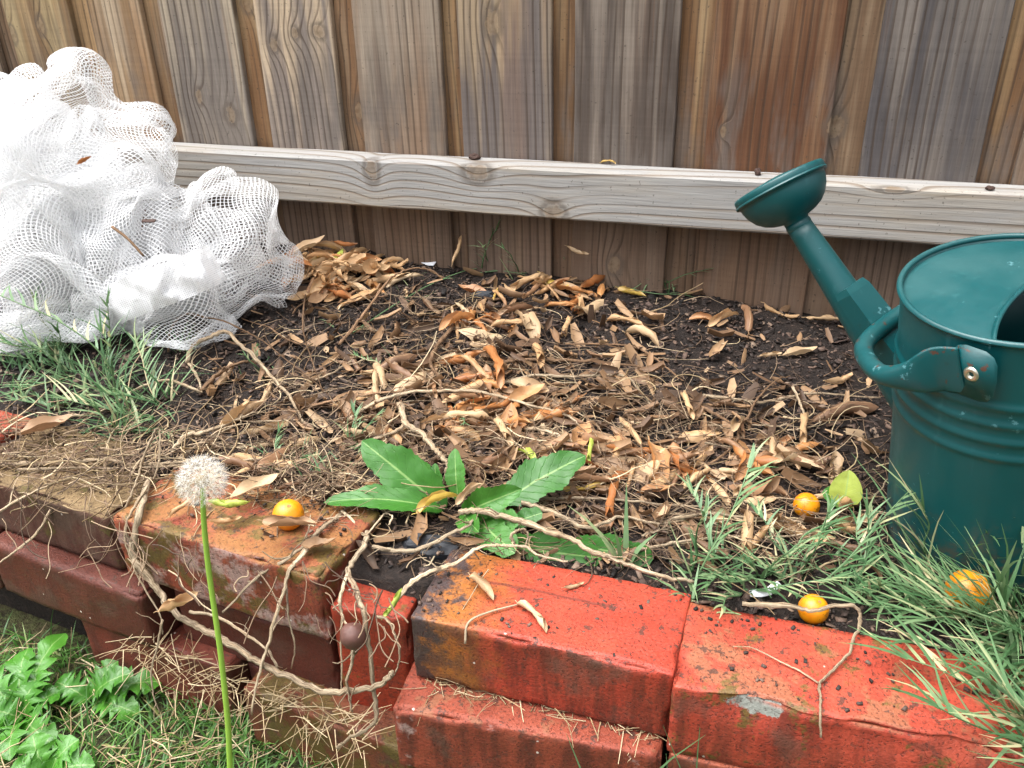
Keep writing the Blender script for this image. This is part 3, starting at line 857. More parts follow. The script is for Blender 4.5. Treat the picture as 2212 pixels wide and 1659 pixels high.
# rose
RO = S1 - sp_dir * .002
rp = [(.0115, -.004), (.0130, .004), (.0220, .0065), (.0300, .0105), (.0370, .0170), (.0420, .0250), (.0445, .0330), (.0450, .0375), (.0470, .0385), (.0478, .0400), (.0478, .0455), (.0468, .0475), (.0445, .0470), (.030, .0495), (.015, .0515), (.0005, .052)]
rz = (sp_dir + Vector((-.02, -.10, .12))).normalized(); rx = Vector((0, 1, 0)).cross(rz).normalized(); ry = rz.cross(rx)
V, F = lathe(rp, 56, (RO, rx, ry, rz))
rose = cpart('rose', V, F, M_CANW)
th = [(.0470 + .0019 * math.cos(a), .0392 + .0019 * math.sin(a)) for a in [2 * math.pi * i / 8 for i in range(9)]]
V, F = lathe(th, 56, (RO, rx, ry, rz)); cpart('rose_rim', V, F, M_CANW, rose)
# bail handle swung down over the spout
HZ = CH - .036
hp = [(-.004, CR + .0062, HZ + .006), (.014, CR + .0075, HZ + .001), (.032, CR + .012, HZ - .010), (.062, CR + .008, HZ - .022), (.092, CR - .016, HZ - .032), (.116, .048, HZ - .039), (.123, .0, HZ - .042),
      (.116, -.048, HZ - .039), (.092, -CR + .016, HZ - .032), (.062, -CR - .008, HZ - .022), (.032, -CR - .012, HZ - .010), (.014, -CR - .0075, HZ + .001), (-.004, -CR - .0062, HZ + .006)]
path = catmull(hp, 7)
n = len(path); V, F = [], []
sides = 14
for i, p in enumerate(path):
    tt = i / (n - 1); q = min(tt, 1 - tt) * (n - 1) / 7.0        # knots from the end
    fl = 1 - smooth(.9, 3.2, q)
    a = path[max(0, i - 1)]; b = path[min(n - 1, i + 1)]
    tg = (b - a).normalized(); w = tg.cross(Vector((0, 0, 1))).normalized(); u = w.cross(tg).normalized()
    ru = .0086 * (1 - fl) + .0215 * fl; rw = .0086 * (1 - fl) + .0016 * fl
    for k in range(sides):
        an = 2 * math.pi * k / sides
        cu, sw = math.cos(an), math.sin(an)
        V.append(p + u * (ru * cu) + w * (rw * sw))
for i in range(n - 1):
    for k in range(sides):
        k2 = (k + 1) % sides
        F.append((i * sides + k, i * sides + k2, (i + 1) * sides + k2, (i + 1) * sides + k))
F.append(tuple(range(sides))); F.append(tuple((n - 1) * sides + k for k in range(sides)))
handle = cpart('bail_handle', V, F, M_CANR, label='teal bail handle with rust spots')
for s in (1, -1):      # flattened lug and rivet on each side
    V, F = [], []
    m = 14
    for yy in (s * (CR + .0052), s * (CR + .0074)):
        for k in range(m):
            an = 2 * math.pi * k / m
            V.append((-.012 + .0200 * math.copysign(abs(math.cos(an)) ** .6, math.cos(an)), yy - s * .0028 * math.cos(an), HZ + .007 + .0235 * math.copysign(abs(math.sin(an)) ** .6, math.sin(an))))
    for k in range(m):
        k2 = (k + 1) % m; F.append((k, k2, m + k2, m + k))
    F.append(tuple(range(m))); F.append(tuple(m + k for k in range(m)))
    cpart('lug', V, F, M_CANR, handle)
    ax = (Vector((-.012, s * (CR + .0072), HZ + .007)), Vector((1, 0, 0)), Vector((0, 0, 1)), Vector((0, s, 0)))
    V, F = lathe([(.0066, -.006), (.0066, .0006), (.0056, .0022), (.0036, .0027), (.0024, .0018), (.0020, .0), (.0003, -.001)], 22, ax)
    cpart('rivet', V, F, M_RIVET, handle)

# ================================================================== WHITE GARDEN NETTING
def net_mat():
    t = NT('white_net_mesh')
    uv = t.n('TexCoord').outputs['UV']; U = t.xyz(uv)
    wob = t.math('MULTIPLY', t.math('SUBTRACT', t.noise(uv, 60, 2), .5), .0035)
    def thread(x, pitch, half):
        f = t.math('FRACT', t.math('DIVIDE', t.math('ADD', x, wob), pitch))
        d = t.math('ABSOLUTE', t.math('SUBTRACT', f, .5))
        return t.math('SUBTRACT', 1.0, t.step(d, half, half + .05))
    a = thread(U[0], .0056, .095)
    b = thread(U[1], .0047, .070)
    cov = t.math('MAXIMUM', a, b)
    fz = t.math('MULTIPLY', t.step(t.noise(uv, 900, 2), .5, .75), .16)
    cov = t.math('MAXIMUM', cov, fz)
    df = t.n('BsdfDiffuse'); df.inputs[0].default_value = (.90, .905, .915, 1)
    tl = t.n('BsdfTranslucent'); tl.inputs[0].default_value = (.90, .905, .915, 1)
    mx = t.n('MixShader'); mx.inputs[0].default_value = .4; t.l(df.outputs[0], mx.inputs[1]); t.l(tl.outputs[0], mx.inputs[2])
    tr = t.n('BsdfTransparent')
    m2 = t.n('MixShader'); t.l(cov, m2.inputs[0]); t.l(tr.outputs[0], m2.inputs[1]); t.l(mx.outputs[0], m2.inputs[2])
    return t.done(m2.outputs[0])
def band_mat():
    t = NT('white_woven_hem')
    uv = t.n('TexCoord').outputs['UV']; U = t.xyz(uv)
    f = t.math('ABSOLUTE', t.math('SUBTRACT', t.math('FRACT', t.math('DIVIDE', U[0], .0034)), .5))
    g = t.math('ABSOLUTE', t.math('SUBTRACT', t.math('FRACT', t.math('DIVIDE', U[1], .0026)), .5))
    gap = t.math('MULTIPLY', t.step(f, .24, .36), t.step(g, .20, .34))
    di = t.step(t.noise(uv, 40, 4, .7), .60, .72)
    col = t.mix(t.math('MULTIPLY', di, .15), (.86, .865, .88), (.5, .42, .33))
    sh = t.bsdf(col, .8, None, .2, .35)
    tr = t.n('BsdfTransparent'); m2 = t.n('MixShader')
    t.l(t.math('SUBTRACT', 1.0, t.math('MULTIPLY', gap, .9)), m2.inputs[0]); t.l(tr.outputs[0], m2.inputs[1]); t.l(sh, m2.inputs[2])
    return t.done(m2.outputs[0])
M_NET = net_mat(); M_BAND = band_mat()
nrs = np.random.RandomState(5)
def pbd(P, s, iters, collide, bend=.25, grav=.00003, stiff=.9):
    """settle a square-grid cloth with rest spacing s"""
    V = np.zeros_like(P); P_start = P.copy()
    def solve(A, B, L, k):
        d = B - A
        ln = np.linalg.norm(d, axis=-1, keepdims=True) + 1e-9
        c = d * ((ln - L) / ln) * (.5 * k)
        return A + c, B - c
    for it in range(iters):
        Q = P.copy()
        P = P + V * .93
        P[..., 2] -= grav
        for sub in range(2):
            for (ax, st, L, k) in ((0, 1, s, stiff), (1, 1, s, stiff), (0, 4, 4 * s, bend), (1, 4, 4 * s, bend)):
                X = P if ax == 0 else P.transpose(1, 0, 2)
                n = X.shape[0]
                for ph in range(2 * st):
                    idx = np.arange(n - st)
                    idx = idx[((idx // st) % 2 == (ph // st)) & (idx % st == ph % st)]
                    if len(idx) == 0: continue
                    a, b = solve(X[idx], X[idx + st], L, k)
                    X[idx] = a; X[idx + st] = b
            a, b = solve(P[:-1, :-1], P[1:, 1:], s * 1.414, .12); P[:-1, :-1] = a; P[1:, 1:] = b
            a, b = solve(P[1:, :-1], P[:-1, 1:], s * 1.414, .12); P[1:, :-1] = a; P[:-1, 1:] = b
            P = collide(P)
        P = P + (P_start - P) * .012
        V = P - Q
        sp = np.linalg.norm(V, axis=-1, keepdims=True)
        V *= np.minimum(1, .012 / (sp + 1e-9))
    return P
def lump(n, ph):
    x, y, z = n[..., 0:1], n[..., 1:2], n[..., 2:3]
    return 1 + .13 * np.sin(4.3 * x + 2.1 * z + ph) * np.sin(4.9 * z - 1.7 * y + 2 * ph) + .09 * np.sin(7.1 * x - 4.4 * z + 3 * y + 1.3 * ph) - .03
def blobs_collide(blobs, outer=None):
    def f(P):
        for (c, r) in blobs:
            q = (P - c) / r
            d = np.linalg.norm(q, axis=-1, keepdims=True) + 1e-9
            n_ = q / d; f_ = lump(n_, float(c[0]) * 7)
            P = np.where(d < f_, c + n_ * r * f_, P)
        if outer is not None:      # slack is taken up in folds, never far off the heap
            c, r = outer
            q = (P - c) / r
            d = np.linalg.norm(q, axis=-1, keepdims=True) + 1e-9
            n_ = q / d; f_ = lump(n_, float(c[0]) * 7)
            P = np.where(d > f_, P + (c + n_ * r * f_ - P) * .5, P)
        P[..., 2] = np.maximum(P[..., 2], np.interp(P[..., 0], FZX, FZZ) * .5 + .118 + .006)
        P[..., 1] = np.minimum(P[..., 1], FY - .01 - .05 * (np.abs(P[..., 2] - (RZ - .038)) < .05))
        return P
    return f
def smooth_grid(P, n=1):
    """one round of bicubic-like refinement"""
    for _ in range(n):
        a, b, _c = P.shape
        R = np.zeros((2 * a - 1, b, 3)); R[::2] = P
        Pm = np.concatenate([2 * P[:1] - P[1:2], P, 2 * P[-1:] - P[-2:-1]])
        R[1::2] = (-Pm[:-3] + 9 * Pm[1:-2] + 9 * Pm[2:-1] - Pm[3:]) / 16
        S = np.zeros((2 * a - 1, 2 * b - 1, 3)); S[:, ::2] = R
        Rm = np.concatenate([2 * R[:, :1] - R[:, 1:2], R, 2 * R[:, -1:] - R[:, -2:-1]], axis=1)
        S[:, 1::2] = (-Rm[:, :-3] + 9 * Rm[:, 1:-2] + 9 * Rm[:, 2:-1] - Rm[:, 3:]) / 16
        P = S
    return P
net = empty('garden_netting', (-1.0, 1.0, .25))
tag(net, 'crumpled heap of white mesh garden netting against the fence', 'netting')
def sheet_obj(name, P, s, mat, label=None):
    a, b, _ = P.shape
    V = P.reshape(-1, 3) - np.array(net.location)
    I = np.arange(a * b).reshape(a, b)
    F = np.stack([I[:-1, :-1], I[1:, :-1], I[1:, 1:], I[:-1, 1:]], -1).reshape(-1, 4)
    o = np_obj(name, V, F, mat, net, True)
    uu, vv = np.meshgrid(np.arange(a) * s, np.arange(b) * s, indexing='ij')
    UV = np.stack([uu, vv], -1).reshape(-1, 2).astype(np.float32)
    me = o.data
    uvl = me.uv_layers.new(name='UVMap')
    uvl.data.foreach_set('uv', UV[F.ravel()].ravel())
    if label: o['label'] = label
    return o
def wrap_sheet(center, rad, pole, size, s, spin, cover, seed, iters=130, crumple=.02, blobs=None, slack=1.10, bend=.25):
    """a square of net gathered over a lump: pole = direction the middle of the sheet faces"""
    n = int(size / s) + 1
    g = (np.arange(n) - (n - 1) / 2) * s
    A, B = np.meshgrid(g, g, indexing='ij')
    rho = np.hypot(A, B); phi = np.arctan2(B, A) + spin
    th = np.minimum(rho / (size * .5) * cover, 2.9)
    pz = np.array(pole, float); pz /= np.linalg.norm(pz)
    px = np.cross([0, 1, 0.2], pz); px /= np.linalg.norm(px); py = np.cross(pz, px)
    D = (np.sin(th) * np.cos(phi))[..., None] * px + (np.sin(th) * np.sin(phi))[..., None] * py + np.cos(th)[..., None] * pz
    rs = np.random.RandomState(seed)
    nz = np.zeros((n, n))
    for _ in range(14):
        k = rs.normal(size=2) * 11; nz += (1 - 2.4 * np.abs(np.sin(.5 * (A * k[0] + B * k[1]) + rs.uniform(0, 6.28)))) * 1.25
    nz = nz / 4
    P = np.array(center) + D * (np.array(rad) * (1.03 + crumple * nz[..., None]) * lump(D, float(center[0]) * 7))
    P = pbd(P, s, iters, blobs_collide(blobs or [(np.array(center), np.array(rad))], (np.array(center), np.array(rad) * slack)), bend)
    return P
def pt(px, py, y):
    v = on_y(px, py, y); return np.array([v.x, v.y, v.z])
c1 = pt(120, 388, 1.04); c2 = pt(492, 545, 1.08); c3 = pt(105, 600, .99); c4 = pt(300, 545, 1.02)
NB = [(c1, np.array([.150, .13, .160])), (c2, np.array([.090, .085, .105])), (c3, np.array([.17, .12, .14])), (c4, np.array([.10, .10, .12]))]
def add_sheet(*a, sub=1, s=.014, label=None, **k):
    P = wrap_sheet(*a, s=s, **k)
    sheet_obj('net_fold', smooth_grid(P, sub), s / 2 ** sub, M_NET, label)
add_sheet(c1 + np.array([.01, 0, 0]), [.174, .14, .152], (-.1, -.6, .75), .80, spin=.3, cover=1.75, seed=1, slack=1.13, crumple=.05)
add_sheet(c1 + np.array([-.02, -.03, -.03]), [.130, .11, .13], (.3, -.8, .3), .62, spin=1.0, cover=1.6, seed=2, slack=1.16, crumple=.06)
add_sheet(c2, [.098, .088, .114], (.45, -.65, .5), .50, spin=.5, cover=1.95, seed=3, slack=1.12, crumple=.05)
add_sheet(c3, [.20, .13, .155], (-.1, -.9, .3), .78, spin=.2, cover=1.5, seed=4, slack=1.14, crumple=.06)
add_sheet(c4, [.105, .10, .115], (.05, -.8, .4), .56, spin=.9, cover=1.6, seed=6, slack=1.14, crumple=.06)
add_sheet(pt(200, 430, 1.03), [.10, .08, .12], (.2, -.9, .2), .46, spin=.1, cover=1.5, seed=15, slack=1.15, crumple=.07)
add_sheet(pt(40, 330, 1.02), [.10, .08, .10], (-.1, -.9, .3), .44, spin=.5, cover=1.5, seed=16, slack=1.15, crumple=.07)
add_sheet(pt(480, 560, 1.06), [.065, .06, .075], (.1, -.9, .3), .32, spin=.5, cover=1.6, seed=17, slack=1.15, crumple=.07)
add_sheet(pt(110, 480, 1.02), [.15, .09, .15], (.1, -.9, .3), .62, spin=.7, cover=1.5, seed=9, slack=1.12, crumple=.07)
add_sheet(pt(385, 690, .965), [.080, .05, .095], (.1, -.85, .3), .42, spin=.4, cover=1.8, seed=11, slack=1.14, crumple=.05)
add_sheet(pt(30, 690, .93), [.10, .06, .075], (-.1, -.85, .4), .40, spin=.2, cover=1.7, seed=12, slack=1.15, crumple=.06)
def ribbon(name, pts, hw, mat, seed, n2=8, su=.004):
    """pts: (px, py, Y) along the middle; the band stands across the view"""
    P = catmull([Vector(pt(*q)) for q in pts], 12)
    rows = []
    for i, p in enumerate(P):
        a = P[max(0, i - 1)]; b = P[min(len(P) - 1, i + 1)]
        tg = (b - a).normalized(); vw = (CAM - p).normalized()
        sd = tg.cross(vw).normalized()
        row = []
        for k in range(n2 + 1):
            w = -1 + 2 * k / n2
            row.append(np.array(p + sd * (w * hw) + vw * (.006 * (1 - w * w) + .011 * fbm(i * .16 + seed, w * 1.0, seed) + .004 * fbm(i * .5 + seed, w * 2.5, seed))))
        rows.append(row)
    R = np.array(rows)
    a, b, _ = R.shape
    L = sum((P[i + 1] - P[i]).length for i in range(len(P) - 1))
    Vv = R.reshape(-1, 3) - np.array(net.location)
    I = np.arange(a * b).reshape(a, b)
    F = np.stack([I[:-1, :-1], I[1:, :-1], I[1:, 1:], I[:-1, 1:]], -1).reshape(-1, 4)
    o = np_obj(name, Vv, F, mat, net, True)
    uu, vv = np.meshgrid(np.linspace(0, L, a), np.linspace(0, 2 * hw, b), indexing='ij')
    UV = np.stack([uu, vv], -1).reshape(-1, 2).astype(np.float32)
    uvl = o.data.uv_layers.new(name='UVMap'); uvl.data.foreach_set('uv', UV[F.ravel()].ravel())
    return o
o = ribbon('hem_band', [(205, 690, .95), (240, 662, .915), (310, 632, .905), (380, 606, .915), (440, 580, .94), (470, 566, .99)], .027, M_BAND, 1)
o['label'] = 'dense woven white hem band across the front of the netting'
o = ribbon('hem_band', [(70, 655, .93), (50, 705, .885), (15, 748, .87), (-40, 800, .865)], .030, M_BAND, 2)

# ================================================================== PLANTS
def leaf_mesh(P0, P1, width, arch, lobes=None, n=44, m=6, nrm=None, fold=.15, wave=.0, seed=0.0, base=.12, tipw=1.0, droop=0.0):
    """a leaf blade from base P0 to tip P1; lobes: function t -> factor of the half width"""
    P0, P1 = Vector(P0), Vector(P1)
    d = P1 - P0; L = d.length; dn = d.normalized()
    N = Vector(nrm) if nrm else Vector((0, 0, 1))
    N = (N - dn * N.dot(dn)).normalized()
    S = dn.cross(N).normalized()
    V, F, UV = [], [], []
    for i in range(n + 1):
        t = i / n
        c = P0.lerp(P1, t) + N * (arch * L * 4 * t * (1 - t)) - Vector((0, 0, droop * L * t * t))
        w = width * (base + (1 - base) * math.sin(math.pi * min(1, t ** .85 * 1.0)) ** .75) if t < 1 else 0.0
        if t > .93: w *= max(.02, 1 - ((t - .93) / .07) ** 2) * tipw
        for k in range(m + 1):
            s = -1 + 2 * k / m
            f = lobes(t, 1 if s > 0 else -1) if lobes else 1.0
            hw = w * (f if abs(s) > .3 else max(f, .35)) * .5
            z = fold * abs(s) * hw + wave * math.sin(t * 17 + seed + s * 2.0) * abs(s) * hw + .06 * hw * fbm(t * 6 + seed, s * 2, seed)
            V.append(c + S * (s * hw) + N * z); UV.append((t, .5 + .5 * s))
    for i in range(n):
        for k in range(m):
            a = i * (m + 1) + k
            F.append((a, a + 1, a + m + 2, a + m + 1))
    return V, F, UV
def tooth(t, sd):
    a = (t * 11 + (.3 if sd > 0 else 0)) % 1.0
    return 1.0 - .13 * (1 - a) * (1 if t < .8 else .5) - .09 * math.sin(t * 15 + sd * 2)
def runcinate(seed):
    def f(t, sd):
        if t > .74: return 1.0 - .15 * ((t * 9) % 1)
        a = (t * 6.2 + (.25 if sd > 0 else 0) + seed) % 1.0
        return .36 + .72 * (a ** 1.5)
    return f
def add_leaf(parent, name, p0, p1, width, arch, mat, **k):
    V, F, UV = leaf_mesh(p0, p1, width, arch, **k)
    return mesh_obj(name, V, F, mat, parent, tuple(p0), True, UV)
# ---- broad-leaved weed behind the charred brick
wr = on_soil(985, 1112)
weed = tag(empty('broadleaf_weed', wr), 'low weed with broad glossy green toothed leaves behind the front bricks', 'weed')
TC = Vector((-.2, -.75, .65))
def wl(b, bz, t_, tz, w, arch, nrm=None, **k):
    p0 = on_soil(b[0], b[1], bz); p1 = on_soil(t_[0], t_[1], tz)
    add_leaf(weed, 'leaf', p0, p1, w, arch, M_LEAF_WEED, nrm=nrm or (-.1, -.6, .8), lobes=tooth, **k)
wl((962, 1100), .008, (781, 952), .055, .052, .06, fold=.22, seed=1, wave=.05)
wl((955, 1102), .010, (699, 1086), .022, .033, .10, nrm=(-.1, -.35, .95), fold=.25, seed=2, wave=.08)
wl((990, 1082), .010, (983, 968), .050, .024, .05, fold=.15, seed=3)
wl((1085, 1085), .012, (1266, 984), .045, .050, .05, fold=.15, seed=4, wave=.1)
wl((1000, 1108), .012, (1128, 1056), .040, .034, .12, nrm=(.2, -.8, .6), fold=.5, seed=5, wave=.1)
wl((1000, 1105), .010, (1035, 1150), .018, .030, .08, nrm=(0, -.8, .6), seed=6)
wl((1015, 1110), .008, (1112, 1196), .012, .040, .05, nrm=(0, -.6, .8), seed=7, base=.4)
wl((1090, 1180), .004, (1300, 1206), .004, .040, .02, nrm=(.1, -.75, .6), seed=8, base=.35)
wl((1240, 1178), .005, (1412, 1206), .005, .034, .02, nrm=(.1, -.75, .6), seed=9, base=.35)
wl((1075, 1140), .014, (1120, 1118), .03, .030, .05, seed=10, base=.4)
wl((1110, 1130), .012, (1172, 1108), .025, .022, .05, seed=11, base=.4)
wl((940, 1060), .010, (893, 985), .035, .022, .05, seed=12)
wl((945, 1080), .010, (940, 1000), .04, .018, .05, seed=14)
# ---- dandelion rosettes on the lawn
def rosette(name, px, py, leaves, label):
    c = on_z(px, py, .006)
    e = tag(empty(name, c), label, 'weed', 'dandelion weeds on the lawn')
    for i, (tx, ty, tz, w, sd) in enumerate(leaves):
        p1 = on_z(tx, ty, tz)
        d = (p1 - c); 
        add_leaf(e, 'leaf', c + d * .05 + Vector((0, 0, .004)), p1, w, .16, M_LEAF_DAND, lobes=runcinate(sd), n=38, m=6, nrm=(-.05, -.35, .93), fold=.25, wave=.18, seed=sd * 9, base=.22, droop=.04)
rosette('dandelion_weed', 55, 1560, [(140, 1362, .05, .052, .1), (60, 1395, .05, .049, .4), (-40, 1430, .04, .049, .7), (95, 1440, .045, .058, .3), (-30, 1530, .03, .049, .2), (130, 1490, .03, .049, .6), (20, 1640, .02, .046, .9), (118, 1610, .02, .049, .5)], 'bright green jagged-leaved dandelion weed at the left edge of the lawn')
rosette('dandelion_weed', 200, 1520, [(352, 1468, .025, .046, .2), (285, 1450, .05, .040, .5), (255, 1425, .045, .043, .8), (120, 1470, .03, .043, .3), (300, 1540, .012, .043, .6)], 'spreading dandelion weed with long jagged leaves against the bottom bricks')
rosette('dandelion_weed', 110, 1680, [(70, 1585, .04, .049, .15), (170, 1595, .04, .049, .45), (205, 1650, .03, .043, .75), (20, 1660, .03, .043, .35)], 'jagged-leaved dandelion weed in the lower left corner of the lawn')
# ---- dandelion clock
hd = on_y(437, 1038, .50)
bt = on_y(500, 1700, .47)
gz = bt.copy(); gz = Vector((bt.x + .004, bt.y + .0, -.005))
dande = tag(empty('dandelion_clock', (gz.x, gz.y, 0)), 'white fluffy dandelion seed head on a tall green stem in front of the bricks', 'dandelion')
stem = catmull([gz, bt, on_y(492, 1560, .478), on_y(475, 1400, .486), on_y(452, 1240, .494), on_y(440, 1120, .498), hd + Vector((0, 0, -.004))], 8)
V, F = tube(stem, lambda t: .0030 - .0008 * t, 10, .06)
M_STEM = plain('dandelion_stem', (.30, .50, .07), .4, .5, .15, 60, 0, .15)
mesh_obj('stem', V, F, M_STEM, dande, (gz.x, gz.y, 0))
V, F = lathe([(.0003, -.006), (.0045, -.0045), (.0062, -.001), (.0060, .002), (.004, .0048), (.0003, .0058)], 16, (hd, Vector((1, 0, 0)), Vector((0, 1, 0)), Vector((0, 0, 1))))
mesh_obj('receptacle', V, F, plain('receptacle', (.30, .24, .15), .8), dande, tuple(hd))
V, F, SV, SF = [], [], [], []
dr = random.Random(3)
NS = 135
for i in range(NS):
    z = 1 - 2 * (i + .5) / NS; a = i * 2.39996
    rr = math.sqrt(1 - z * z); d = Vector((rr * math.cos(a), rr * math.sin(a), z))
    if d.z < -.93: continue
    d = (d + Vector((dr.uniform(-.08, .08), dr.uniform(-.08, .08), dr.uniform(-.08, .08)))).normalized()
    r1 = dr.uniform(.0155, .0178)
    p1 = hd + d * r1
    v, f = tube([hd + d * .004, hd + d * .010, p1], .00016, 3, caps=False)
    b = len(SV); SV += v; SF += [tuple(x + b for x in q) for q in f]
    u = d.cross(Vector((.3, .5, .8))).normalized(); w = d.cross(u)
    nh = 13
    for k in range(nh):
        an = 2 * math.pi * (k + dr.random() * .7) / nh
        o_ = u * math.cos(an) + w * math.sin(an)
        q = p1 + o_ * dr.uniform(.0055, .0078) + d * dr.uniform(.0025, .0055)
        sd = d.cross(o_) * .00010
        b = len(V); V += [p1 - sd, p1 + sd, q + sd * .5, q - sd * .5]; F.append((b, b + 1, b + 2, b + 3))
M_PAP = plain('pappus', (.86, .84, .80), .7, .3, .05, 60, 0, .45)
tag(mesh_obj('pappus', V, F, M_PAP, dande, tuple(hd), False), kind='stuff')
tag(mesh_obj('seed_stalks', SV, SF, plain('seed_stalk', (.50, .44, .32), .7), dande, tuple(hd), False), kind='stuff')

# ---- grass blades
class Blades:
    def __init__(s): s.V = []; s.F = []
    def blade(s, p, d, L, w, bend=.4, seg=4, face=None):
        """p base, d start direction; the blade arches over and tapers"""
        p = Vector(p); d = Vector(d).normalized()
        hz = Vector((d.x, d.y, 0))
        if hz.length < 1e-3: hz = Vector((1, 0, 0))
        hz.normalize()
        sd = hz.cross(Vector((0, 0, 1))) if face is None else Vector(face)
        sd = (sd - d * sd.dot(d)).normalized()
        b = len(s.V); c = p.copy(); dd = d.copy(); side = math.sin(b * 12.9898) * .55
        for i in range(seg + 1):
            t = i / seg
            ww = w * .5 * (1 - t ** 1.6) + .00015
            s.V += [c - sd * ww, c + sd * ww]
            dd = (dd + (hz * .5 - Vector((0, 0, 1))) * (bend / seg) + sd * (side / seg)).normalized()
            c = c + dd * (L / seg)
        for i in range(seg):
            a = b + 2 * i; s.F.append((a, a + 1, a + 3, a + 2))
    def runner(s, pts, r, rnd, blade_L, blade_w, every=1, upb=.6):
        """a couch-grass stem with blades leaving it at both sides"""
        path = catmull(pts, 6)
        v, f = tube(path, lambda t: r * (1 - .5 * t), 4, caps=False)
        b = len(s.V); s.V += v; s.F += [tuple(x + b for x in q) for q in f]
        for i in range(1, len(path) - 1, every):
            tg = (path[i + 1] - path[i]).normalized()
            side = tg.cross(Vector((0, 0, 1))).normalized() * (1 if i % 2 else -1)
            d = tg * rnd.uniform(.5, 1.0) + side * rnd.uniform(.4, .9) + Vector((0, 0, rnd.uniform(.1, upb)))
            s.blade(path[i], d, blade_L * rnd.uniform(.6, 1.15), blade_w, rnd.uniform(.1, .5))
        tg = (path[-1] - path[-2]).normalized()
        for q in range(3):
            s.blade(path[-1], tg + Vector((rnd.uniform(-.35, .35), rnd.uniform(-.35, .35), rnd.uniform(0, .4))), blade_L * rnd.uniform(.6, 1), blade_w, .2)
    def make(s, name, mat, label=None, group=None):
        o = np_obj(name, [tuple(v) for v in s.V], s.F, mat)
        return tag(o, label, 'grass' if label else None, group, 'stuff')
def tuft(px_poly, count, L, w, seed, name, label, mat=M_GRASS, lean=(0, 0), bend=.45, runners=0, rL=.05, soil=True, spread=.5, upright=1.0):
    """px_poly: (x0, y0, x1, y1) or list of (x, y, radius) in photo pixels where the blades are rooted"""
    r = random.Random(seed); B = Blades()
    for i in range(count):
        x, y, rad = r.choice(px_poly)
        a = r.uniform(0, 6.283); q = rad * math.sqrt(r.random())
        if 2030 < x + q * math.cos(a) < 2150 and 1255 < y + q * math.sin(a) * .6 < 1420: continue
        p = on_soil(x + q * math.cos(a), y + q * math.sin(a) * .6) if soil else on_z(x + q * math.cos(a), y + q * math.sin(a) * .6, 0)
        p.z -= .003
        d = Vector((r.gauss(lean[0], spread), r.gauss(lean[1], spread), upright))
        B.blade(p, d, L * r.uniform(.45, 1.2), w * r.uniform(.6, 1.15), bend * r.uniform(.2, 1.6))
    for i in range(runners):
        x, y, rad = r.choice(px_poly)
        p = on_soil(x, y) if soil else on_z(x, y, 0)
        d = Vector((r.gauss(lean[0], .7), r.gauss(lean[1], .6), r.uniform(.25, .9))).normalized()
        pts = [p + d * (rL * k / 4) + Vector((r.uniform(-1, 1), r.uniform(-1, 1), r.uniform(-.5, .3) - .12 * k * k)) * .004 for k in range(5)]
        B.runner(pts, .0011, r, L * .5, w * .8, 2)
    return B.make(name, mat, label)
tuft([(240, 850, 70), (170, 810, 50), (300, 900, 60), (130, 770, 40), (260, 935, 50), (340, 870, 40)], 130, .095, .0034, 11, 'grass_clump', 'loose clump of blue-green couch grass in front of the netting', runners=16, rL=.09, bend=.5)
tuft([(395, 760, 14), (60, 800, 40), (30, 850, 40), (110, 880, 40)], 60, .055, .0032, 12, 'grass_clump', 'sparse dry-tipped grass at the left end of the bed', runners=5)
tuft([(2010, 1240, 40), (2080, 1260, 60), (2150, 1300, 60), (2200, 1380, 60), (2230, 1450, 70), (2120, 1360, 50), (2250, 1300, 60), (2240, 1560, 60), (2280, 1640, 60)], 150, .12, .0040, 13, 'grass_clump', 'tall green couch grass clump growing against the watering can', lean=(-.25, -.1), runners=22, rL=.11, bend=.45)
tuft([(1500, 1240, 24), (1560, 1230, 30), (1640, 1245, 35), (1720, 1250, 40), (1800, 1230, 40), (1600, 1275, 25), (1850, 1290, 30)], 70, .055, .0034, 14, 'grass_clump', 'thin green couch grass sprawling between the two red bricks and the can', runners=18, rL=.085)
tuft([(1060, 575, 20), (1120, 590, 40), (1200, 575, 20), (1330, 610, 30), (1400, 625, 25), (1450, 632, 20), (1180, 530, 8)], 36, .05, .0030, 15, 'grass_clump', 'few thin green grass shoots along the foot of the fence', runners=8, rL=.10)
tuft([(600, 1010, 30), (690, 1030, 40), (760, 960, 15), (660, 1000, 30), (740, 1020, 14)], 70, .035, .0028, 16, 'grass_clump', 'small green grass tufts beside the orange mossy brick', runners=5, rL=.05)
tuft([(1343, 1225, 6), (1350, 1222, 5)], 5, .085, .0065, 17, 'grass_clump', 'few broad upright grass blades behind the charred brick', bend=.3, spread=.2)
tuft([(1490, 1300, 10), (1500, 1330, 8), (1505, 1290, 10)], 14, .05, .004, 18, 'grass_clump', 'grass growing out of the joint between the two red bricks', bend=.9, lean=(-.05, -.5))
tuft([(840, 800, 60), (700, 700, 50), (900, 620, 60), (560, 800, 50), (1000, 900, 40)], 40, .025, .002, 19, 'grass_clump', 'tiny scattered grass seedlings among the dead vines', runners=4, rL=.05)
tuft([(2140, 1330, 30), (2185, 1350, 40), (2230, 1380, 50), (2270, 1420, 50), (2160, 1320, 30)], 110, .135, .0038, 23, 'grass_clump', 'long grass blades drooping over the end of the chipped red brick', lean=(-.25, -.55), runners=10, rL=.10, bend=.55, spread=.4)
# grass in front of the right-hand brick, standing on the lawn
B = Blades(); r = random.Random(21)
for i in range(70):
    x, y = r.uniform(-.10, .26), r.uniform(.44, .486)
    B.blade((x, y, .0), (r.gauss(0, .25), r.gauss(0, .2), 1), r.uniform(.16, .245), .0048, r.uniform(.1, .5), 6)
B.make('grass_clump', M_GRASS, 'green grass blades standing in front of the chipped red brick')
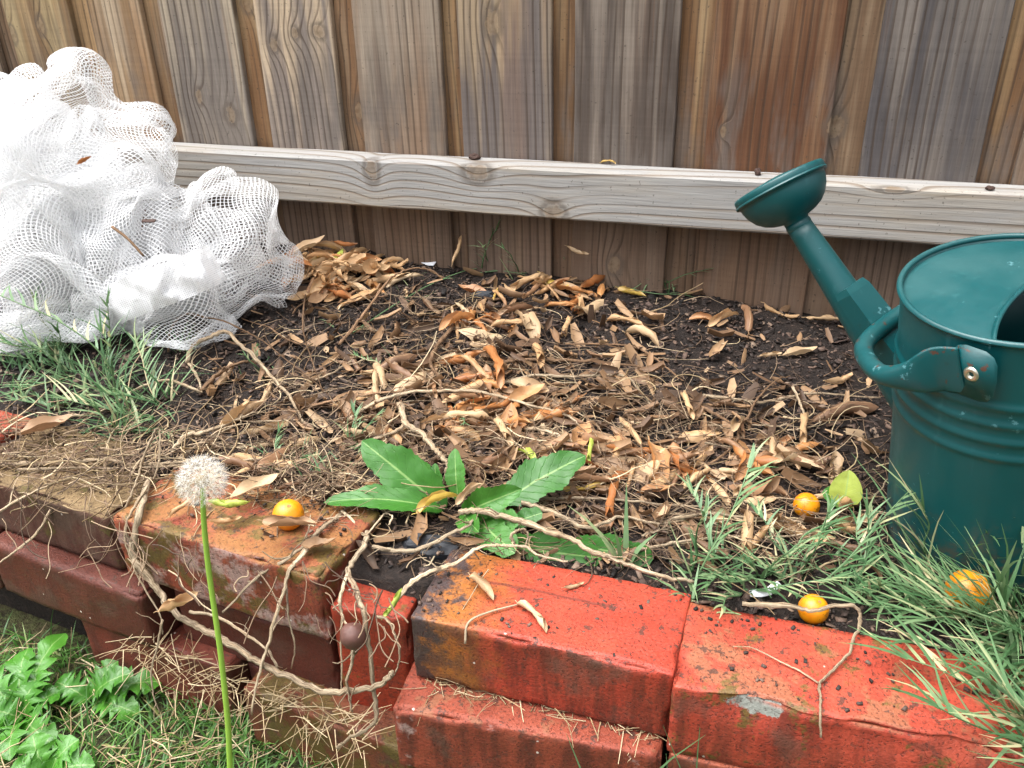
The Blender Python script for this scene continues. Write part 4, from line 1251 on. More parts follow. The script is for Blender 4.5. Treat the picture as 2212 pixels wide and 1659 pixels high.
# long couch-grass runners with a place of their own
def px_path(pts):
    return [on_soil(x, y, l) for (x, y, l) in pts]
def shoot(pts, label, bl=.03, bw=.003, seed=1, every=2, r_=.0013):
    B = Blades(); r = random.Random(seed); B.runner(px_path(pts), r_, r, bl, bw, every); B.make('grass_runner', M_GRASS, label, 'long couch grass runners')
shoot([(250, 850, .0), (240, 800, .04), (200, 745, .075), (120, 690, .11), (40, 655, .13), (-30, 625, .14)], 'long grass runner reaching left across the white netting', .035, .0034, 3)
shoot([(245, 830, .0), (240, 760, .05), (236, 700, .09), (232, 655, .12)], 'yellowing grass runner standing up before the hem band', .03, .0034, 4)
shoot([(1770, 1265, .0), (1830, 1210, .025), (1890, 1140, .055), (1940, 1085, .075), (1985, 1040, .09)], 'grass runner leaning across the can towards the handle', .035, .0032, 5)
shoot([(1500, 1260, .0), (1530, 1200, .03), (1570, 1130, .055), (1600, 1060, .08), (1618, 1010, .095)], 'upright grass runner beside the dry leaves in mid bed', .04, .0036, 6)
shoot([(1030, 590, .004), (1150, 580, .006), (1290, 605, .005), (1400, 632, .006), (1470, 636, .004)], 'thin grass runner lying along the foot of the fence', .03, .0026, 7, 5)
shoot([(760, 720, .004), (850, 660, .006), (940, 610, .006), (1030, 580, .006), (1120, 590, .004)], 'thin grass runner crossing the leaf pile', .02, .002, 8, 6)
shoot([(1040, 585, .0), (1045, 555, .03), (1060, 515, .06), (1075, 490, .08)], 'upright grass shoot against the shaded fence boards', .03, .0026, 9)
# ---- lawn blades and dead clippings
def lawn_blades():
    r = random.Random(31); B = Blades()
    for i in range(15000):
        if i % 4: x, y = r.uniform(-1.05, .1), r.uniform(.30, .60)
        else: x, y = r.uniform(-1.5, 1.0), r.uniform(-.1, .52)
        yw = .565 - .14 * (x + .70) + .03 if x < -.30 else .50
        if y > yw - .004: continue
        dn = fbm(x * 9, y * 9, 2.0)
        if r.random() > .62 + .7 * dn: continue
        B.blade((x, y, .010 * fbm(x * 4, y * 4, 9.0)), (r.gauss(0, .55), r.gauss(0, .55), 1), r.uniform(.018, .055), r.uniform(.0013, .0028), r.uniform(.2, 1.0), 3)
    o = B.make('lawn_grass', M_LAWNG); tag(o, 'short green lawn grass below the brick edging', None)
lawn_blades()
def strands(name, mat, n, place, L, rad, seed, label, curl=.5, seg=5, zup=.003):
    """n thin bent strands as three-sided tubes in one mesh"""
    r = random.Random(seed); V, F = [], []
    for i in range(n):
        p, up = place(r)
        a = r.uniform(0, 6.283); l = L * r.uniform(.35, 1.3); rr = rad * r.uniform(.5, 1.4)
        d = Vector((math.cos(a), math.sin(a), r.gauss(0, .25)))
        cu = r.gauss(0, curl); c = Vector(p); pts = []
        for k in range(seg + 1):
            pts.append(c + Vector((0, 0, up))); 
            d = Vector((d.x * math.cos(cu) - d.y * math.sin(cu), d.x * math.sin(cu) + d.y * math.cos(cu), d.z + r.gauss(-.05, .18))).normalized()
            c = c + d * (l / seg)
            if c.y > .62:
                g = soil_z(c.x, c.y) + .0015
                if c.z < g: c.z = g
                c.y = min(c.y, FY - .006)
            cu += r.gauss(0, curl * .35)
        v, f = tube(pts, lambda t: rr * (1 - .5 * t), 3, caps=False)
        b = len(V); V += v; F += [tuple(x + b for x in q) for q in f]
    o = np_obj(name, [tuple(v) for v in V], F, mat)
    return tag(o, label, None, None, 'stuff')
def clip_place(r):
    while True:
        x, y = r.uniform(-.95, -.2), r.uniform(.36, .58)
        yw = .565 - .14 * (x + .70) + .02
        if y < yw and fbm(x * 7 + 3, y * 7, 6.0) > -.12 - .3 * (x > -.6): return Vector((x, y, .012)), r.uniform(0, .018)
strands('dead_grass_clippings', M_STRAW, 950, clip_place, .045, .0007, 41, 'dead straw-coloured grass clippings lying on the lawn', .06, 3)
def ledge_place(r):
    x = r.uniform(-.62, -.30)
    return Vector((x, .53 - .14 * (x + .5) + r.uniform(-.01, .02), T3 + .004)), r.uniform(0, .02)
strands('dead_grass_on_bricks', M_STRAW, 230, ledge_place, .04, .0006, 42, 'dead straw caught on the ledges of the lower bricks', .07, 3)
def joint_place(r):
    x = r.uniform(-.26, -.03)
    return Vector((x, .536 + r.uniform(-.012, .004), T2 + .001)), r.uniform(0, .004)
strands('dead_grass_in_joint', M_STRAW, 130, joint_place, .03, .0006, 43, 'dead straw in the joint under the charred brick', .08, 3)

# ================================================================== SOIL COVER
def chips():
    rs = np.random.RandomState(17)
    N = 26000
    x = rs.uniform(-1.25, .75, N * 2); y = rs.uniform(.60, FY - .004, N * 2)
    y = y + np.maximum(0, -x - .30) * .10 * (1 - (y - .60) / .7)
    keep = rs.rand(N * 2) < .5
    x, y = x[keep], y[keep]; N = len(x)
    z = np.array([soil_z(a, b) for a, b in zip(x, y)])
    L = rs.gamma(2.0, .0021, N) + .0016; W = L * rs.uniform(.25, .7, N); H = rs.uniform(.0006, .0018, N)
    big = rs.rand(N) < .03
    L[big] *= 2.0
    yaw = rs.uniform(0, 6.283, N); tilt = rs.normal(0, .35, N); rl = rs.normal(0, .35, N)
    cor = np.array([(sx, sy, sz) for sz in (-1, 1) for sy in (-1, 1) for sx in (-1, 1)], float)
    V = np.zeros((N, 8, 3))
    loc = cor[None] * np.stack([L / 2, W / 2, H / 2], -1)[:, None] * rs.uniform(.6, 1.15, (N, 8, 3))
    cx, sx = np.cos(tilt), np.sin(tilt)
    X, Y, Z = loc[..., 0], loc[..., 1], loc[..., 2]
    X, Z = X * cx[:, None] - Z * sx[:, None], X * sx[:, None] + Z * cx[:, None]
    cr, sr = np.cos(rl), np.sin(rl)
    Y, Z = Y * cr[:, None] - Z * sr[:, None], Y * sr[:, None] + Z * cr[:, None]
    cy, sy = np.cos(yaw), np.sin(yaw)
    V[..., 0] = X * cy[:, None] - Y * sy[:, None] + x[:, None]
    V[..., 1] = np.minimum(X * sy[:, None] + Y * cy[:, None] + y[:, None], FY - .001)
    V[..., 2] = Z + (z + rs.uniform(.0, .004, N))[:, None]
    q = np.array([(0, 2, 3, 1), (4, 5, 7, 6), (0, 1, 5, 4), (2, 6, 7, 3), (0, 4, 6, 2), (1, 3, 7, 5)])
    F = (np.arange(N)[:, None, None] * 8 + q[None]).reshape(-1, 4)
    tag(np_obj('mulch', V.reshape(-1, 3), F, M_CHIP), 'dark brown mulch of small bark chips covering the bed', None, None, 'stuff')
chips()
def crumbs():
    r = random.Random(83); V, F = [], []
    for i in range(420):
        x = r.uniform(-.88, .24)
        yf = .60 - .14 * (x + .63) if x < -.35 else .53
        d = .11 * (1 - r.random() ** 2 * .95)
        if -.36 < x < -.28: continue
        z = TOPZ + .0125 if -.625 < x < -.37 else TOPZ
        p = Vector((x, yf + d + (.0 if x < -.35 else -.012 if x > -.03 else 0), z + .0008))
        L = r.uniform(.0008, .0028); a = r.uniform(0, 6.283)
        M = Matrix.Rotation(a, 3, 'Z') @ Matrix.Rotation(r.gauss(0, .4), 3, 'X')
        b = len(V)
        for sz in (-.4, .5):
            for (sx, sy) in ((-1, -.6), (1, -.5), (.9, .6), (-.8, .5)):
                V.append(p + M @ Vector((sx * L * r.uniform(.6, 1.1), sy * L * r.uniform(.6, 1.1), sz * L)))
        for q in ((0, 3, 2, 1), (4, 5, 6, 7), (0, 1, 5, 4), (1, 2, 6, 5), (2, 3, 7, 6), (3, 0, 4, 7)):
            F.append(tuple(b + k for k in q))
    tag(np_obj('soil_crumbs', [tuple(v) for v in V], F, M_CHIP), 'crumbs of soil scattered on the tops of the bricks', None, None, 'stuff')
crumbs()
def fibre_place(r):
    while True:
        px, py = r.uniform(380, 1930), r.uniform(640, 1270)
        dens = math.exp(-((px - 1150) / 520) ** 2 - ((py - 960) / 210) ** 2)
        dens = max(dens, .8 * math.exp(-((px - 1600) / 300) ** 2 - ((py - 1130) / 110) ** 2), .75 * math.exp(-((px - 900) / 260) ** 2 - ((py - 720) / 90) ** 2), .6 * math.exp(-((px - 560) / 160) ** 2 - ((py - 900) / 110) ** 2))
        if px > 1400 and py < 830: dens *= .25
        if r.random() < dens: break
    p = on_soil(px, py); p.y = min(p.y, FY - .02)
    if p.y < .585 - .12 * min(0, p.x + .3): p.y += .03
    p.z = soil_z(p.x, p.y)
    return p, r.uniform(.001, .016)
strands('dry_fibres', M_FIBRE, 2300, fibre_place, .055, .0006, 51, 'tangle of thin dead roots and tendrils over the soil', .13)
strands('dry_tendrils', M_STRAW, 200, fibre_place, .08, .0009, 52, 'pale dead tendrils tangled over the soil', .25, 8)

# ---- dead vine stems, each where it lies
VN = 0
def vine(pts, r_mm, label, lift=.004, mat=None, brown=False, branches=(), per=6, taper=.5, world=None):
    """pts: photo pixels (x, y) or (x, y, lift in mm) lying on the bed"""
    global VN
    VN += 1
    P = world or [on_soil(p[0], p[1], lift + r_mm / 1000 + (p[2] / 1000 if len(p) > 2 else 0)) for p in pts]
    rr = random.Random(VN)
    P = [p + Vector((rr.uniform(-1, 1), rr.uniform(-1, 1), rr.uniform(-.3, .6))) * .0012 for p in P]
    path = catmull(P, per)
    path = [p + Vector((rr.uniform(-1, 1), rr.uniform(-1, 1), rr.uniform(-1, 1))) * (.00022 * r_mm) for p in path]
    r_mm = r_mm * .72
    nodes = [rr.random() for _ in range(3)]
    V, F = tube(path, lambda t: r_mm / 1000 * (1 - taper * t) * (1 + .28 * sum(math.exp(-((t - q) / .018) ** 2) for q in nodes)), 10, .22, VN, True, rr.uniform(.62, .9))
    L_ = 0.0; UV = []
    for i, p in enumerate(path):
        if i: L_ += (p - path[i - 1]).length
        UV += [(k / 10, L_) for k in range(10)]
    if r_mm > 1.0:                       # side shoots and broken forks
        for q in range(rr.randint(1, 4)):
            i = rr.randrange(1, len(path) - 1)
            d = (path[i + 1] - path[i]).normalized()
            c = path[i].copy(); l = rr.uniform(.010, .040); bp = [c]
            d = (d * rr.choice((-1, 1)) + Vector((rr.gauss(0, .7), rr.gauss(0, .4), rr.gauss(.1, .4)))).normalized()
            for k in range(4):
                c = c + d * (l / 4); bp.append(c)
                d = (d + Vector((rr.gauss(0, .35), rr.gauss(0, .3), rr.gauss(-.1, .3)))).normalized()
            rb = r_mm / 1000 * rr.uniform(.22, .5)
            v, f = tube(bp, lambda t: rb * (1 - .6 * t), 5, .2, VN + q, False)
            b = len(V); V += v; F += [tuple(x + b for x in z) for z in f]
            UV += [(k / 5, l * j / 4) for j in range(5) for k in range(5)]
    o = mesh_obj('dry_vine', V, F, mat or (M_VINE_B if brown else M_VINE), None, tuple(P[0]), True, UV)
    tag(o, label, 'dry vine', 'dead vine stems')
    return o
vine([(404, 784), (418, 747, 12), (455, 727, 25), (489, 717, 28), (516, 741, 24), (553, 774, 18), (586, 811, 10), (623, 855, 6), (650, 899), (660, 940), (671, 983)], 4.4, 'pale arching vine stem beside the lower corner of the netting')
vine([(404, 784), (425, 811, 4), (435, 845)], 3.2, 'short pale stem hanging from the arching vine by the netting')
vine([(364, 761), (367, 714, 25), (398, 680, 45), (438, 685, 48), (482, 694, 44), (526, 714, 36), (573, 741, 26), (623, 781, 14), (674, 818, 4), (714, 859)], 2.0, 'thin brown stem bowing over the arching vine in front of the netting', brown=True)
vine([(435, 845), (472, 808, 4), (505, 788, 8), (546, 781, 8), (580, 801)], 4.4, 'reddish brown stem under the arching vine', brown=True)
vine([(435, 849), (418, 842, 5), (377, 825, 8), (337, 825, 8), (286, 845), (236, 879), (189, 899), (148, 902), (101, 940), (61, 987), (34, 1034), (17, 1091, -2)], 3.0, 'long thin stem running over the lichen-covered brick to the lawn')
vine([(-20, 1006), (101, 1000), (168, 997), (236, 994), (303, 1004), (371, 1000), (438, 990), (539, 994), (600, 985)], 3.6, 'grey-brown stem bundle lying level behind the left bricks', 0.008)
vine([(40, 1015), (150, 1010), (240, 1012), (330, 1008), (420, 1003), (510, 1002)], 2.6, 'second stem lying along the level bundle behind the left bricks', .009)
vine([(263, 1108), (280, 1078, 14), (297, 1031, 26), (310, 990, 38), (327, 950, 48), (337, 929, 52), (344, 931, 50), (347, 973, 36), (340, 1017, 20), (324, 1047, 6)], 3.0, 'bent stem sticking up like a hairpin between the left bricks and the grass', .01)
vine([(371, 977), (401, 940, 4), (438, 933, 6), (485, 916, 4), (519, 899, 4), (539, 865)], 4.6, 'thick grey stem above the dandelion clock')
vine([(435, 950), (479, 967), (526, 963), (573, 953)], 3.0, 'short straw-coloured stem above the dandelion clock')
vine([(-20, 1118, 4), (44, 1078, 4), (111, 1047, 6), (135, 1037, 6), (200, 1020, 2)], 2.8, 'pale straw stem crossing the top edge of the lichen-covered brick', .006)
vine([(733, 745), (770, 700, 10), (800, 660, 18), (831, 616, 20), (858, 592, 20), (895, 579, 18), (935, 586, 10), (955, 603)], 3.6, 'reddish arching stem at the edge of the leaf pile', brown=True)
vine([(982, 694), (966, 721, 5), (949, 741, 8), (935, 768, 8), (932, 788, 6), (949, 815, 5), (955, 849, 4), (962, 876, 3), (959, 892)], 4.6, 'thick brown crooked stem standing out in the middle of the bed', brown=True)
vine([(733, 923), (800, 872, 5), (875, 849, 8), (949, 845, 10), (1023, 845, 12), (1090, 859, 12), (1151, 876, 10), (1212, 892, 8), (1259, 919, 4), (1286, 946)], 3.6, 'long bowed stem crossing the middle of the bed from left to right')
vine([(650, 880), (733, 865, 3), (817, 849, 5), (885, 842, 5), (960, 800)], 3.4, 'brown stem lying above the long bowed stem', brown=True)
vine([(864, 872), (878, 916, 12), (908, 933, 18), (935, 963, 22), (955, 987, 24), (966, 1007, 22), (958, 1036, 12), (949, 1060, 2)], 5.2, 'thick pale knobbly stem rising behind the broad weed leaf')
vine([(878, 916, 12), (854, 933, 8), (800, 950, 4), (733, 980), (690, 1000)], 3.4, 'pale branch running left from the knobbly stem')
vine([(982, 892), (1023, 886, 6), (1050, 906, 6), (1090, 926, 4), (1121, 953), (1141, 983)], 2.3, 'thin tan stem curving between the orange leaves')
vine([(1063, 788), (1137, 778), (1239, 778), (1306, 781), (1400, 795)], 4.6, 'thick dark stem lying level in the upper middle of the bed', brown=True)
vine([(1077, 832), (1151, 811, 4), (1222, 815, 5), (1306, 811, 4), (1356, 815, 3), (1390, 855), (1427, 899), (1458, 956)], 3.3, 'grey stem bending down to the right in the middle of the bed')
vine([(1222, 744), (1306, 744, 4), (1373, 751, 5), (1427, 781, 3), (1458, 811), (1479, 822)], 2.7, 'dark thin stem curving on the bare soil below the fence', brown=True)
vine([(1127, 923), (1171, 929, 2), (1212, 943), (1228, 952)], 4.6, 'short pale ribbed stick right of the orange leaves')
vine([(990, 1106, 14), (1035, 1104, 18), (1082, 1114, 20), (1133, 1127, 20), (1184, 1148, 20), (1234, 1164, 18), (1278, 1191, 16), (1318, 1205, 14), (1369, 1225, 12), (1440, 1248, 8), (1500, 1255, 2)], 5.2, 'thick brown vine crossing in front of the weed leaves', .004)
vine([(1123, 1084, 12), (1167, 1097, 10), (1217, 1117, 8), (1264, 1141, 8), (1305, 1131, 6), (1349, 1117, 4), (1423, 1131, 2), (1480, 1120)], 4.4, 'pale vine running right from the weed above the thick brown vine')
vine([(1105, 1080), (1230, 1077, 4), (1330, 1080, 6), (1440, 1090, 4), (1540, 1098)], 2.6, 'straight thin stem lying right of the weed')
vine([(1109, 1174, 12), (1105, 1155, 20), (1118, 1145, 24), (1133, 1146, 22), (1139, 1160, 16), (1133, 1178, 10)], 2.4, 'small looped tendril above the charred brick')
vine([(803, 1185), (880, 1191, 6), (931, 1178, 8), (981, 1151, 12), (1015, 1137, 12), (1030, 1112, 8)], 3.6, 'stem curving up to the weed from the gap between the bricks', .006)
vine([(857, 1300, -6), (894, 1255, 2), (948, 1228, 5), (988, 1212, 8), (1032, 1185, 12), (1066, 1178, 13), (1099, 1181, 12), (1133, 1181, 9), (1167, 1201, 5), (1230, 1216, 3)], 3.4, 'arched vine passing over the black end of the charred brick', .010)
vine([(739, 1104, 6), (762, 1124, 8), (789, 1158, 6), (830, 1110, 10), (845, 1115, 12), (840, 1135, 8)], 2.4, 'forked twig behind the right end of the mossy brick', .008)
vine([(1467, 845), (1518, 879, 2), (1568, 909, 4), (1595, 929, 4), (1588, 956, 3), (1551, 990), (1507, 1014), (1467, 1051)], 3.3, 'brown stem hooking back beneath the bare soil patch', brown=True)
vine([(1588, 916, 4), (1612, 902, 10), (1632, 869, 14), (1656, 838, 16), (1683, 818, 16), (1706, 811, 14)], 2.6, 'dark twig pointing up to the right on the bare soil', brown=True)
vine([(1521, 852), (1582, 862), (1649, 869), (1703, 859), (1757, 849), (1804, 852), (1900, 862)], 2.8, 'pale stem lying towards the watering can')
vine([(1712, 838, 4), (1725, 862, 6), (1735, 892, 4), (1742, 912)], 2.6, 'short upright twig left of the watering can')
vine([(1568, 1000), (1642, 1007), (1723, 1004), (1821, 1020)], 2.6, 'level pale stem above the right orange fruit')
vine([(1871, 1057, 14), (1881, 1071, 8), (1905, 1057, 16), (1915, 1034, 24), (1945, 1030, 26), (1956, 1050, 20)], 1.5, 'curly pale tendril beside the foot of the watering can')
vine([(1423, 1131), (1518, 1112, 4), (1602, 1117, 5), (1720, 1127, 4), (1800, 1123)], 3.8, 'pale stem lying below the right orange fruit')
vine([(1330, 1195, 2), (1420, 1180, 4), (1510, 1165, 4), (1620, 1160, 3), (1700, 1175)], 3.2, 'grey stem lying behind the joint of the two red bricks')
vine([(660, 635, 0), (655, 700, 60), (668, 760, 40), (700, 850, 8)], 1.8, 'thin reddish stem standing in front of the leaf pile', brown=True)
# stems that hang over the faces of the bricks
def face(pts):      # (x, y, Y) : a little in front of the brick faces
    return [on_y(*p) for p in pts]
vine(None, 5.4, 'thick mottled vine hanging over the front of the mossy brick', world=face([(325, 1035, .640), (303, 1104, .585), (295, 1152, .576), (287, 1196, .570), (311, 1231, .565), (343, 1275, .560), (366, 1311, .552), (418, 1347, .543), (478, 1379, .534), (530, 1411, .528), (570, 1439, .523), (637, 1470, .516), (697, 1490, .510), (757, 1494, .506), (820, 1482, .503), (848, 1455, .506)]), taper=.3)
vine(None, 2.0, 'thin stem following the thick mottled vine', world=face([(318, 1050, .615), (285, 1105, .585), (272, 1150, .574), (285, 1210, .566), (315, 1275, .556), (345, 1330, .548), (352, 1370, .542)]))
vine(None, 3.4, 'pale stem slanting down across the mossy brick from the right', world=face([(745, 1105, .655), (701, 1136, .615), (669, 1168, .588), (637, 1196, .570), (609, 1212, .560), (566, 1239, .556), (522, 1279, .553), (482, 1323, .549)]))
vine(None, 3.6, 'rough stem hanging straight down the right end of the mossy brick', world=face([(690, 1145, .612), (677, 1165, .592), (645, 1205, .565), (629, 1232, .556), (617, 1275, .548), (597, 1325, .540), (578, 1395, .528), (558, 1459, .518), (542, 1542, .506)]))
vine(None, 1.6, 'thin stem dangling below the right end of the mossy brick', world=face([(620, 1265, .550), (624, 1339, .541), (637, 1395, .535), (630, 1445, .530)]))
vine(None, 2.6, 'stem crossing below the mossy brick towards the lawn', world=face([(412, 1322, .556), (470, 1330, .550), (530, 1365, .542), (575, 1405, .533), (600, 1440, .527)]))
vine(None, 4.2, 'pale vine hanging down over the upright brick', world=face([(795, 1150, .630), (786, 1180, .606), (766, 1210, .588), (752, 1235, .570), (767, 1268, .552), (784, 1319, .528), (794, 1366, .522), (800, 1423, .514), (807, 1507, .504), (814, 1558, .498), (784, 1582, .494), (746, 1602, .490), (728, 1618, .488)]))
vine(None, 2.8, 'stem looping down the left side of the upright brick', world=face([(749, 1240, .565), (735, 1290, .540), (738, 1330, .530), (752, 1352, .524)]))
vine(None, 3.0, 'pale stalk hanging under the dried brown fruit', world=face([(764, 1402, .513), (762, 1430, .510), (752, 1470, .506), (756, 1500, .503), (760, 1540, .498)]))
vine(None, 2.0, 'thin bowed stem right of the dried brown fruit', world=face([(815, 1330, .523), (840, 1345, .520), (862, 1400, .516), (858, 1440, .512), (846, 1470, .508)]))
vine(None, 1.7, 'thin stem left of the dried brown fruit', world=face([(742, 1330, .528), (735, 1390, .520), (740, 1450, .512), (735, 1500, .506)]))
vine(None, 2.6, 'pale stem leaning on the second-course brick', world=face([(111, 1100, .604), (81, 1154, .592), (34, 1191, .586), (-10, 1225, .58)]))
vine(None, 2.2, 'dry stalk drooping to the lawn below the mottled vine', world=face([(352, 1340, .546), (338, 1400, .535), (325, 1450, .525), (330, 1500, .515), (345, 1540, .51)]))
vine(None, 3.0, 'flat straw-coloured stem draped over the chipped red brick', world=[on_z(x, y, TOPZ + dz) for x, y, dz in [(1600, 1302, .010), (1703, 1312, .012), (1753, 1319, .014), (1797, 1309, .020), (1834, 1305, .022), (1858, 1319, .018), (1858, 1352, .010), (1844, 1383, .006), (1831, 1413, .005), (1797, 1450, .004), (1774, 1477, .004), (1774, 1507, .004), (1770, 1541, .004)]] + [on_y(1774, 1592, .508)])
vine(None, 1.2, 'thin twig lying on top of the chipped red brick', world=[on_z(x, y, TOPZ + .003) for x, y in [(1767, 1477), (1723, 1450), (1676, 1427), (1629, 1400), (1582, 1396)]])
# shorter broken stems scattered through the tangle
rs2 = random.Random(77)
places = [(1150, 900, 330, 130, 'among the orange leaves'), (1550, 1120, 230, 70, 'behind the brick joint'), (620, 900, 170, 90, 'left of the weed'), (900, 720, 180, 60, 'below the leaf pile'), (1650, 930, 160, 70, 'left of the can')]
for i in range(95):
    cx_, cy_, sx_, sy_, where = places[i % len(places) if i % 3 else 0]
    px, py = rs2.gauss(cx_, sx_ * .6), rs2.gauss(cy_, sy_ * .6)
    if px > 1880 or py > 1250: continue
    a = rs2.gauss(0, .6) + (math.pi if rs2.random() < .5 else 0); L = rs2.uniform(60, 260)
    pts = []; x, y = px, py; da = rs2.gauss(0, .12)
    for k in range(6):
        pts.append((x, y, rs2.uniform(0, 7)))
        a += da + rs2.gauss(0, .18); x += math.cos(a) * L / 5; y += math.sin(a) * L / 5 * .45
    if max(p[1] for p in pts) > 1240 or max(p[0] for p in pts) > 1900 or min(p[1] for p in pts) < 600: continue
    thick = rs2.uniform(1.0, 3.2); br = rs2.random() < .45
    ln = 'short' if L < 120 else 'long' if L > 200 else 'mid-length'
    slant = 'level' if abs(pts[-1][1] - pts[0][1]) < 14 else 'slanting'
    vine(pts, thick * .72, f"{ln} {'brown' if br else 'pale'} {'thin' if thick < 2 else 'stout'} {slant} stem {where}, {'upper' if py < cy_ else 'lower'} {'left' if px < cx_ else 'right'}", .003, brown=br, per=4)

# ================================================================== FALLEN LEAVES
def dry_leaf_mesh(seed, curl, bend, twist, wid=.34, ruffle=.1):
    """unit-length leaf along +x; curl = turns of the cross-section, bend = radians along the midrib"""
    r = random.Random(seed); n, m = 14, 8
    V, F, UV = [], [], []
    c = Vector((0, 0, 0)); a = -bend * .5
    for i in range(n + 1):
        t = i / n
        w = wid * .5 * (math.sin(math.pi * min(1, .02 + t * .98) ** .9) ** .85) * (1 if t < 1 else .02)
        tw = twist * (t - .5)
        Rr = max(.02, wid * .5 / max(.05, curl * math.pi)) * (1 + .25 * fbm(t * 2.2, seed))
        for k in range(m + 1):
            s = -1 + 2 * k / m
            ph = s * w / Rr
            y = Rr * math.sin(ph); z = Rr * (1 - math.cos(ph))
            z += ruffle * w * fbm(t * 5 + seed, s * 1.4, seed * .7) ; y += ruffle * .5 * w * fbm(t * 4, s, seed)
            y2 = y * math.cos(tw) - z * math.sin(tw); z2 = y * math.sin(tw) + z * math.cos(tw)
            V.append((c.x - math.sin(a) * z2, y2, c.z + math.cos(a) * z2)); UV.append((t, .5 + .5 * s))
        c = c + Vector((math.cos(a), 0, math.sin(a))) / n
        a += bend / n
    zmin = min(v[2] for v in V)
    V = [(v[0] - .5, v[1], v[2] - zmin) for v in V]
    for i in range(n):
        for k in range(m):
            q = i * (m + 1) + k
            F.append((q, q + 1, q + m + 2, q + m + 1))
    # stalk
    p0 = Vector(V[m // 2])
    v, f = tube([p0, p0 + Vector((-.05, .006, .01)), p0 + Vector((-.10, .0, .012))], .010, 4)
    b = len(V); V += [tuple(q) for q in v]; UV += [(0, .5)] * len(v); F += [tuple(x + b for x in q) for q in f]
    return V, F, UV
LEAF = {}
for kind, specs in {'rolled': [(1.6, .5, .5), (1.35, -.6, -.7), (1.8, .7, .8), (1.25, 1.1, -.4), (1.5, -.9, .9)], 'curled': [(.95, .7, .8), (.8, -.9, -.9), (1.05, 1.2, .5), (.85, .5, -1.3), (.75, 1.5, .8)], 'open': [(.45, .6, .5), (.55, -.8, .8), (.4, 1.0, -.8)]}.items():
    LEAF[kind] = []
    for j, (cu, be_, tw) in enumerate(specs):
        for colr, mt in LEAFMAT.items():
            V, F, UV = dry_leaf_mesh(len(LEAF) * 10 + j + 1, cu, be_, tw, .46 if kind != 'rolled' else .52, .22)
            me_o = mesh_obj('leaf_source', V, F, mt, None, (0, 0, 0), True, UV)
            LEAF[kind].append((colr, me_o.data)); bpy.data.objects.remove(me_o)
def put_leaf(p, yaw, L, colr, kind, label, rnd, name='dry_leaf', pitch=0.0, roll=None, group='fallen dry leaves', wide=1.0, flip=None):
    me = rnd.choice([d for c, d in LEAF[kind] if c == colr])
    o = bpy.data.objects.new(name, me); COL.objects.link(o)
    ro = rnd.gauss(0, .3) if roll is None else roll
    if (rnd.random() < .35 if flip is None else flip): ro += math.pi
    o.location = p; o.rotation_euler = (ro, pitch, yaw)
    o.scale = (L, L * wide, L * wide)
    up = abs(math.cos(ro))
    if math.cos(ro) < 0: o.location.z += L * .16 * wide
    tag(o, label, 'leaf', group)
    return o
lr = random.Random(99)
def leaf_px(a, b, colr, kind, label, lift=0.004, name='dry_leaf', world=None, **k):
    p0, p1 = world if world else (on_soil(a[0], a[1], lift), on_soil(b[0], b[1], lift))
    d = p1 - p0; L = d.length
    pitch = -math.asin(max(-1, min(1, d.z / L)))
    k.setdefault('pitch', pitch)
    return put_leaf((p0 + p1) / 2, math.atan2(d.y, d.x), L, colr, kind, label, lr, name, group=None, **k)
# leaves that stand out
leaf_px((1212, 660), (1253, 640), 'orange', 'open', 'amber open leaf on soil under the fence knot')
leaf_px((1100, 630), (1190, 600), 'tan', 'rolled', 'long tan rolled leaf slanting up towards the fence')
leaf_px((1150, 625), (1195, 603), 'tan', 'curled', 'tan twisted leaf behind the amber open leaf')
leaf_px((1260, 632), (1315, 600), 'orange', 'curled', 'amber leaf with its tip raised against the fence', .012, pitch=0)
leaf_px((1335, 628), (1398, 645), 'yellow', 'curled', 'bright yellow curled leaf at the foot of the fence')
leaf_px((1488, 690), (1545, 692), 'orange', 'open', 'red-orange leaf on the soil below the rail near the can')
leaf_px((1530, 705), (1596, 682), 'tan', 'curled', 'tan leaf lying next to the red-orange leaf')
leaf_px((1625, 715), (1612, 660), 'brown', 'curled', 'brown leaf standing crooked near the foot of the fence', .01)
leaf_px((1650, 665), (1730, 690), 'tan', 'rolled', 'rolled leaf in the row along the fence near the spout')
leaf_px((1740, 690), (1828, 695), 'tan', 'rolled', 'pale rolled leaf at the end of the row behind the spout')
leaf_px((1690, 778), (1768, 756), 'pale', 'open', 'pale flat leaf alone on bare soil left of the can')
leaf_px((1640, 775), (1690, 765), 'pale', 'curled', 'pale crumpled leaf touching the flat leaf on bare soil')
leaf_px((1310, 695), (1395, 712), 'tan', 'rolled', 'tan rolled leaf on the bare soil in the upper middle')
leaf_px((1350, 720), (1425, 758), 'pale', 'curled', 'pale wavy leaf slanting down the bare soil')
leaf_px((1235, 975), (1270, 918), 'orange', 'open', 'orange-tan leaf standing up right of the ribbed stick', .01)
leaf_px((1480, 850), (1500, 910), 'tan', 'rolled', 'tan leaf standing upright behind the hooked stem', .012)
leaf_px((1465, 950), (1565, 938), 'tan', 'open', 'tan spotted flat leaf in front of the upright leaf')
leaf_px((1665, 940), (1670, 1015), 'pale', 'rolled', 'pale cone-shaped leaf left of the right orange fruit', .01)
leaf_px((1685, 975), (1718, 945), 'orange', 'open', 'red leaf behind the pale cone-shaped leaf')
leaf_px((1755, 905), (1905, 880), 'brown', 'rolled', 'long brown rolled leaf pointing at the watering can')
leaf_px((1790, 840), (1850, 815), 'tan', 'curled', 'tan crumpled leaf under the can spout')
leaf_px((1745, 900), (1735, 970), 'tan', 'rolled', 'upright tan rolled leaf below the short twig', .01)
